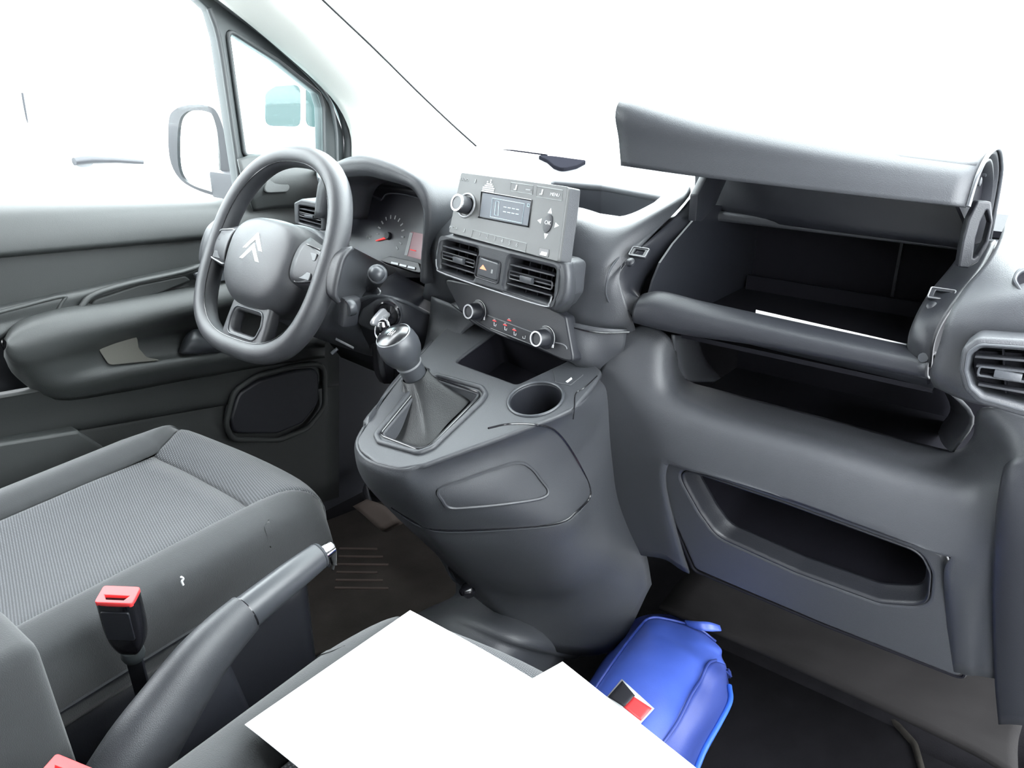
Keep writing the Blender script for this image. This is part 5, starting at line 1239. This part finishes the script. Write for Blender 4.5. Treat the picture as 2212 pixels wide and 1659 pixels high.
# ================================================================== papers and bag
def sheet(name, lab, corner, ex, ey, lx, ly, bend, grp=None):
    rows = []
    nx, ny = 6, 5
    for j in range(ny):
        r_ = []
        for i in range(nx):
            u_, v_ = i / (nx - 1), j / (ny - 1)
            r_.append(corner + ex * (lx * u_) + ey * (ly * v_) + V3((0, 0, bend(u_, v_))))
        rows.append(r_)
    return surf(name, rows, PAPER, nu=4, nv=4, thick=0.0006, tag=(lab, 'paper', 'paper sheets on the passenger seat'), smooth=80)
zc_ = 0.500
p1 = at(886, 1319, z=zc_); p2 = at(530, 1565, z=zc_); 
ey_ = (p2 - p1).normalized(); ex_ = V3((0.985, -0.17, 0)).normalized(); ex_ = (ex_ - ey_ * ex_.dot(ey_)).normalized()
sheet('paper_sheet', 'white paper sheet on passenger seat with a corner over the handbrake side', p1, ex_, ey_, 0.297, 0.21, lambda u, v: 0.006 * math.sin(u * 3) - 0.006 * u)
q1 = at(1215, 1430, z=zc_ + 0.006); q2 = at(1500, 1657, z=zc_ + 0.004); q3 = at(1085, 1487, z=zc_ + 0.006)
ex2 = (q2 - q1).normalized(); ey2 = (q3 - q1).normalized(); ey2 = (ey2 - ex2 * ey2.dot(ex2)).normalized()
sheet('paper_sheet', 'white paper sheet on passenger seat, its corner pointing at the blue bag', q1, ex2, ey2, 0.297, 0.21, lambda u, v: 0.004 * math.sin(v * 3))
pg = [at(1633, 669, y=0.086), at(1958, 743, y=0.086)]
raw('paper_leaflet', [pg[0], pg[1], pg[1] + V3((0, 0.12, -0.055)), pg[0] + V3((0, 0.12, -0.055))] + [p + V3((0, 0.0, -0.0050)) for p in (pg[0], pg[1], pg[1] + V3((0, 0.12, -0.055)), pg[0] + V3((0, 0.12, -0.055)))],
    [(0, 1, 2, 3), (4, 5, 6, 7), (0, 1, 5, 4), (1, 2, 6, 5), (2, 3, 7, 6), (3, 0, 4, 7)], PAPER, tag=('white leaflet edge showing inside the open glove box', 'leaflet'), smooth=0)

bag = thing('sports_bag', 'small blue nylon zip bag with black and red patch in passenger footwell', 'bag', at(1430, 1560, z=0.02))
B = lambda px, py, z: at(px, py, z=z)
bx = [
 [B(1260, 1500, 0.10), B(1310, 1420, 0.11), B(1360, 1350, 0.11), B(1392, 1326, 0.11), B(1440, 1326, 0.10), B(1500, 1345, 0.08), B(1530, 1375, 0.06)],
 [B(1275, 1512, 0.20), B(1330, 1430, 0.22), B(1375, 1362, 0.22), B(1402, 1338, 0.215), B(1445, 1338, 0.21), B(1502, 1356, 0.19), B(1545, 1386, 0.16)],
 [B(1310, 1545, 0.235), B(1365, 1455, 0.255), B(1400, 1400, 0.255), B(1425, 1375, 0.25), B(1460, 1372, 0.245), B(1514, 1382, 0.225), B(1556, 1402, 0.18)],
 [B(1360, 1600, 0.245), B(1420, 1500, 0.265), B(1445, 1450, 0.265), B(1470, 1420, 0.26), B(1500, 1410, 0.25), B(1535, 1404, 0.225), B(1564, 1420, 0.175)],
 [B(1400, 1660, 0.235), B(1455, 1570, 0.25), B(1490, 1510, 0.25), B(1510, 1470, 0.245), B(1528, 1445, 0.24), B(1551, 1427, 0.21), B(1570, 1437, 0.165)],
 [B(1450, 1700, 0.20), B(1495, 1610, 0.21), B(1525, 1550, 0.21), B(1545, 1500, 0.205), B(1555, 1470, 0.20), B(1566, 1446, 0.175), B(1574, 1450, 0.145)],
 [B(1480, 1720, 0.12), B(1520, 1620, 0.13), B(1552, 1560, 0.13), B(1568, 1510, 0.125), B(1573, 1480, 0.12), B(1574, 1456, 0.11), B(1577, 1460, 0.10)],
 [B(1480, 1720, 0.03), B(1520, 1630, 0.03), B(1550, 1570, 0.03), B(1566, 1520, 0.03), B(1572, 1490, 0.03), B(1574, 1466, 0.03), B(1577, 1466, 0.03)]]
for r_ in bx:
    for p in r_:
        p += V3((random.uniform(-1, 1), random.uniform(-1, 1), random.uniform(-1, 1))) * 0.0034
bb = surf('bag_body', bx[:5], BLUE, bag, nu=5, nv=5, thick=0.004, smooth=80, flip=True)
surf('bag_gusset', bx[4:], BLUED, bag, nu=5, nv=5, thick=0.004, smooth=80, flip=True)
tube('piping', cr([bx[4][0] + V3((0, -.0, .004)), bx[4][1] + V3((0, 0, .004)), bx[4][2] + V3((0, 0, .004)), bx[4][3] + V3((0, 0, .004)), bx[4][4] + V3((0, 0, 0.004)), bx[4][5] + V3((0, 0, .003))], 6), 0.0022, BLUED, bb, seg=8)
tube('piping', cr([p + V3((0, 0, 0.003)) for p in bx[1]], 6), 0.0022, BLUED, bb, seg=8)
tube('zip', cr([p + V3((0.004, 0, 0.001)) for p in bx[6][:5]], 6), 0.0045, BLUEB, bb, seg=8)
surf('carry_loop', [[B(1478, 1340, 0.20), B(1505, 1342, 0.215), B(1530, 1344, 0.215), B(1552, 1352, 0.20)], [B(1485, 1352, 0.20), B(1508, 1360, 0.205), B(1530, 1364, 0.205), B(1556, 1364, 0.195)]], BLUE, bag, nu=4, nv=3, thick=0.003)
# printed patch standing on the front face
def bag_hit(px, py):
    C_ = [cr(r_, 5) for r_ in bx]; C_ = [cr([r_[j] for r_ in C_], 5) for j in range(len(C_[0]))]
    from mathutils.geometry import intersect_ray_tri
    d = ray(px, py); best = None
    for j in range(len(C_) - 1):
        for i in range(len(C_[0]) - 1):
            a, b, c, e = C_[j][i], C_[j + 1][i], C_[j + 1][i + 1], C_[j][i + 1]
            for t in ((a, b, c), (a, c, e)):
                h = intersect_ray_tri(*t, d, CAM, True)
                if h is not None and (best is None or (h - CAM).length < (best - CAM).length): best = h
    return best if best is not None else at(px, py, z=0.24)
def decal(nm, quad_px, m, lift, parent, n=6):
    """small print laid on the bag"""
    a, b, c, d = [V3((*p, 0)) for p in quad_px]
    rows = []
    for j in range(n + 1):
        l, r_ = a.lerp(d, j / n), b.lerp(c, j / n)
        rows.append([bag_hit(*(l.lerp(r_, i / n))[:2]) + V3((0.0005, -0.0005, lift)) for i in range(n + 1)])
    return surf(nm, rows, m, parent, nu=1, nv=1, thick=0.0004, smooth=80)
decal('patch_border', [(1343, 1468), (1413, 1532), (1382, 1566), (1308, 1510)], WHITE, 0.0016, bb)
decal('patch_black', [(1344, 1473), (1371, 1505), (1348, 1530), (1313, 1508)], GREYTRIM, 0.0026, bb)
decal('patch_red', [(1368, 1507), (1408, 1533), (1384, 1560), (1346, 1530)], RED, 0.0026, bb)

# ================================================================== outside
box('ground', (-2.0, 4.0, -0.47), (30, 0, 0), (0, 30, 0), (0, 0, 0.02), ASPHALT, tag=('pale asphalt of the car park outside the windows', 'asphalt', None, 'structure'))
van = thing('parked_van', 'white van parked alongside, grey door handle showing through driver window', 'van', (-2.4, 0.0, -0.45))
XV = -1.75
# body side: profile rows from sill to roof
def vrow(z, x): return [V3((x, y, z)) for y in (-2.6, -1.6, -0.6, 0.2, 0.64)]
surf('body_side', [vrow(-0.25, XV - 0.05), vrow(0.1, XV), vrow(0.55, XV), vrow(0.95, XV - 0.03), vrow(1.10, XV - 0.06)], CARWHITE, van, nu=4, nv=4, thick=0.03, flip=True)
surf('roof', [[V3((XV - 0.10, y, 1.62)) for y in (-2.6, -1.0, 0.4)], [V3((XV - 0.30, y, 1.80)) for y in (-2.6, -1.0, 0.4)], [V3((XV - 1.5, y, 1.80)) for y in (-2.6, -1.0, 0.4)]], CARWHITE, van, nu=3, nv=4, thick=0.03)
FV = Pl((XV + 0.004, 0, 0.9), (1, 0, 0))
surf('rear_side', [[V3((XV - 0.06, y, 1.09)) for y in (-2.6, -1.6, at(168, 262, x=XV).y - 0.02)], [V3((XV - 0.10, y, 1.62)) for y in (-2.6, -1.6, at(108, 110, x=XV).y - 0.25)]], CARWHITE, van, nu=3, nv=3, thick=0.03, flip=True)
hx = [at(p[0], p[1], x=XV + 0.03) for p in [(160, 349), (195, 345), (250, 346), (308, 350)]]
hd_ = tube('door_handle', hx, [0.014, 0.014, 0.010, 0.009], GREYTRIM, van, seg=14, flat=0.8)
lathe('handle_cup', [(0.0, 0.0), (0.030, 0.0), (0.028, 0.006), (0.0, 0.007)], at(180, 346, x=XV + 0.012), (1, 0, 0), SILVER, hd_, seg=24, sx=0.7)
tube('door_seam', [at(*p, x=XV + 0.001) for p in [(48, 200), (70, 330), (86, 415), (92, 470)]], 0.003, GREYTRIM, van, seg=6)
tube('window_seal', cr([at(*p, x=XV - 0.02) for p in [(85, 20), (120, 150), (165, 262), (175, 270), (240, 272), (320, 274)]], 4), 0.006, FAINT, van, seg=6)
gp = [V3((XV - 0.045, at(172, 268, x=XV).y, 1.09)), V3((XV - 0.045, 0.60, 1.07)), V3((XV - 0.10, 0.1, 1.60)), V3((XV - 0.10, at(108, 110, x=XV).y - 0.1, 1.62))]
raw('side_glass', gp + [p - V3((0.01, 0, 0)) for p in gp], [(0, 1, 2, 3), (4, 5, 6, 7), (0, 1, 5, 4), (1, 2, 6, 5), (2, 3, 7, 6), (3, 0, 4, 7)], mat('bright_sky_glass', (0.75, 0.78, 0.80), 0.05, 0.5, metal=0.6), van)
for yw in (-2.0, 0.25):
    lathe('wheel', [(0, 0.0), (0.20, 0.0), (0.22, 0.02), (0.31, 0.03), (0.325, 0.0), (0.325, -0.18), (0, -0.18)], (XV + 0.01, yw, -0.13), (1, 0, 0), DARK, van, seg=32)

# white car further off, seen through the quarter light
car = thing('parked_car', 'white car with tinted windows parked further off beyond the quarter light', 'car', at(640, 420, x=-4.6) * 1.0)
cxp = at(632, 230, x=-4.6)
oy, oz = cxp.y, cxp.z
def cpt(px, py, x=-4.6): return at(px, py, x=x)
ring = [(470, 440), (475, 330), (500, 290), (560, 282), (572, 190), (590, 172), (640, 160), (760, 158), (900, 170), (1000, 280), (1010, 440)]
P_ = [cpt(*p) for p in ring]
P_ = [V3((-4.6, p.y, p.z)) for p in P_]
k = len(P_)
raw('car_body', P_ + [p + V3((-1.6, 0, 0)) for p in P_], [tuple(range(k)), tuple(range(k, 2 * k))] + [(i, (i + 1) % k, k + (i + 1) % k, k + i) for i in range(k)], CARWHITE, car, bevel=0.03, bseg=3)
FC = Pl((-4.59, 0, 0.9), (1, 0, 0))
ppl('car_window', FC, [(574, 272), (574, 200), (596, 186), (650, 182), (650, 274)], CARGLASS, car, r=0.06, thick=0.02, bevel=0.004)
ppl('car_window', FC, [(662, 274), (662, 182), (760, 182), (760, 276)], CARGLASS, car, r=0.06, thick=0.02, bevel=0.004)
lathe('car_wheel', [(0, 0.0), (0.20, 0.0), (0.31, 0.03), (0.325, 0.0), (0.325, -0.18), (0, -0.18)], (-4.58, oy - 0.5, -0.13), (1, 0, 0), DARK, car, seg=28)
lathe('car_wheel', [(0, 0.0), (0.20, 0.0), (0.31, 0.03), (0.325, 0.0), (0.325, -0.18), (0, -0.18)], (-4.58, oy + 1.6, -0.13), (1, 0, 0), DARK, car, seg=28)
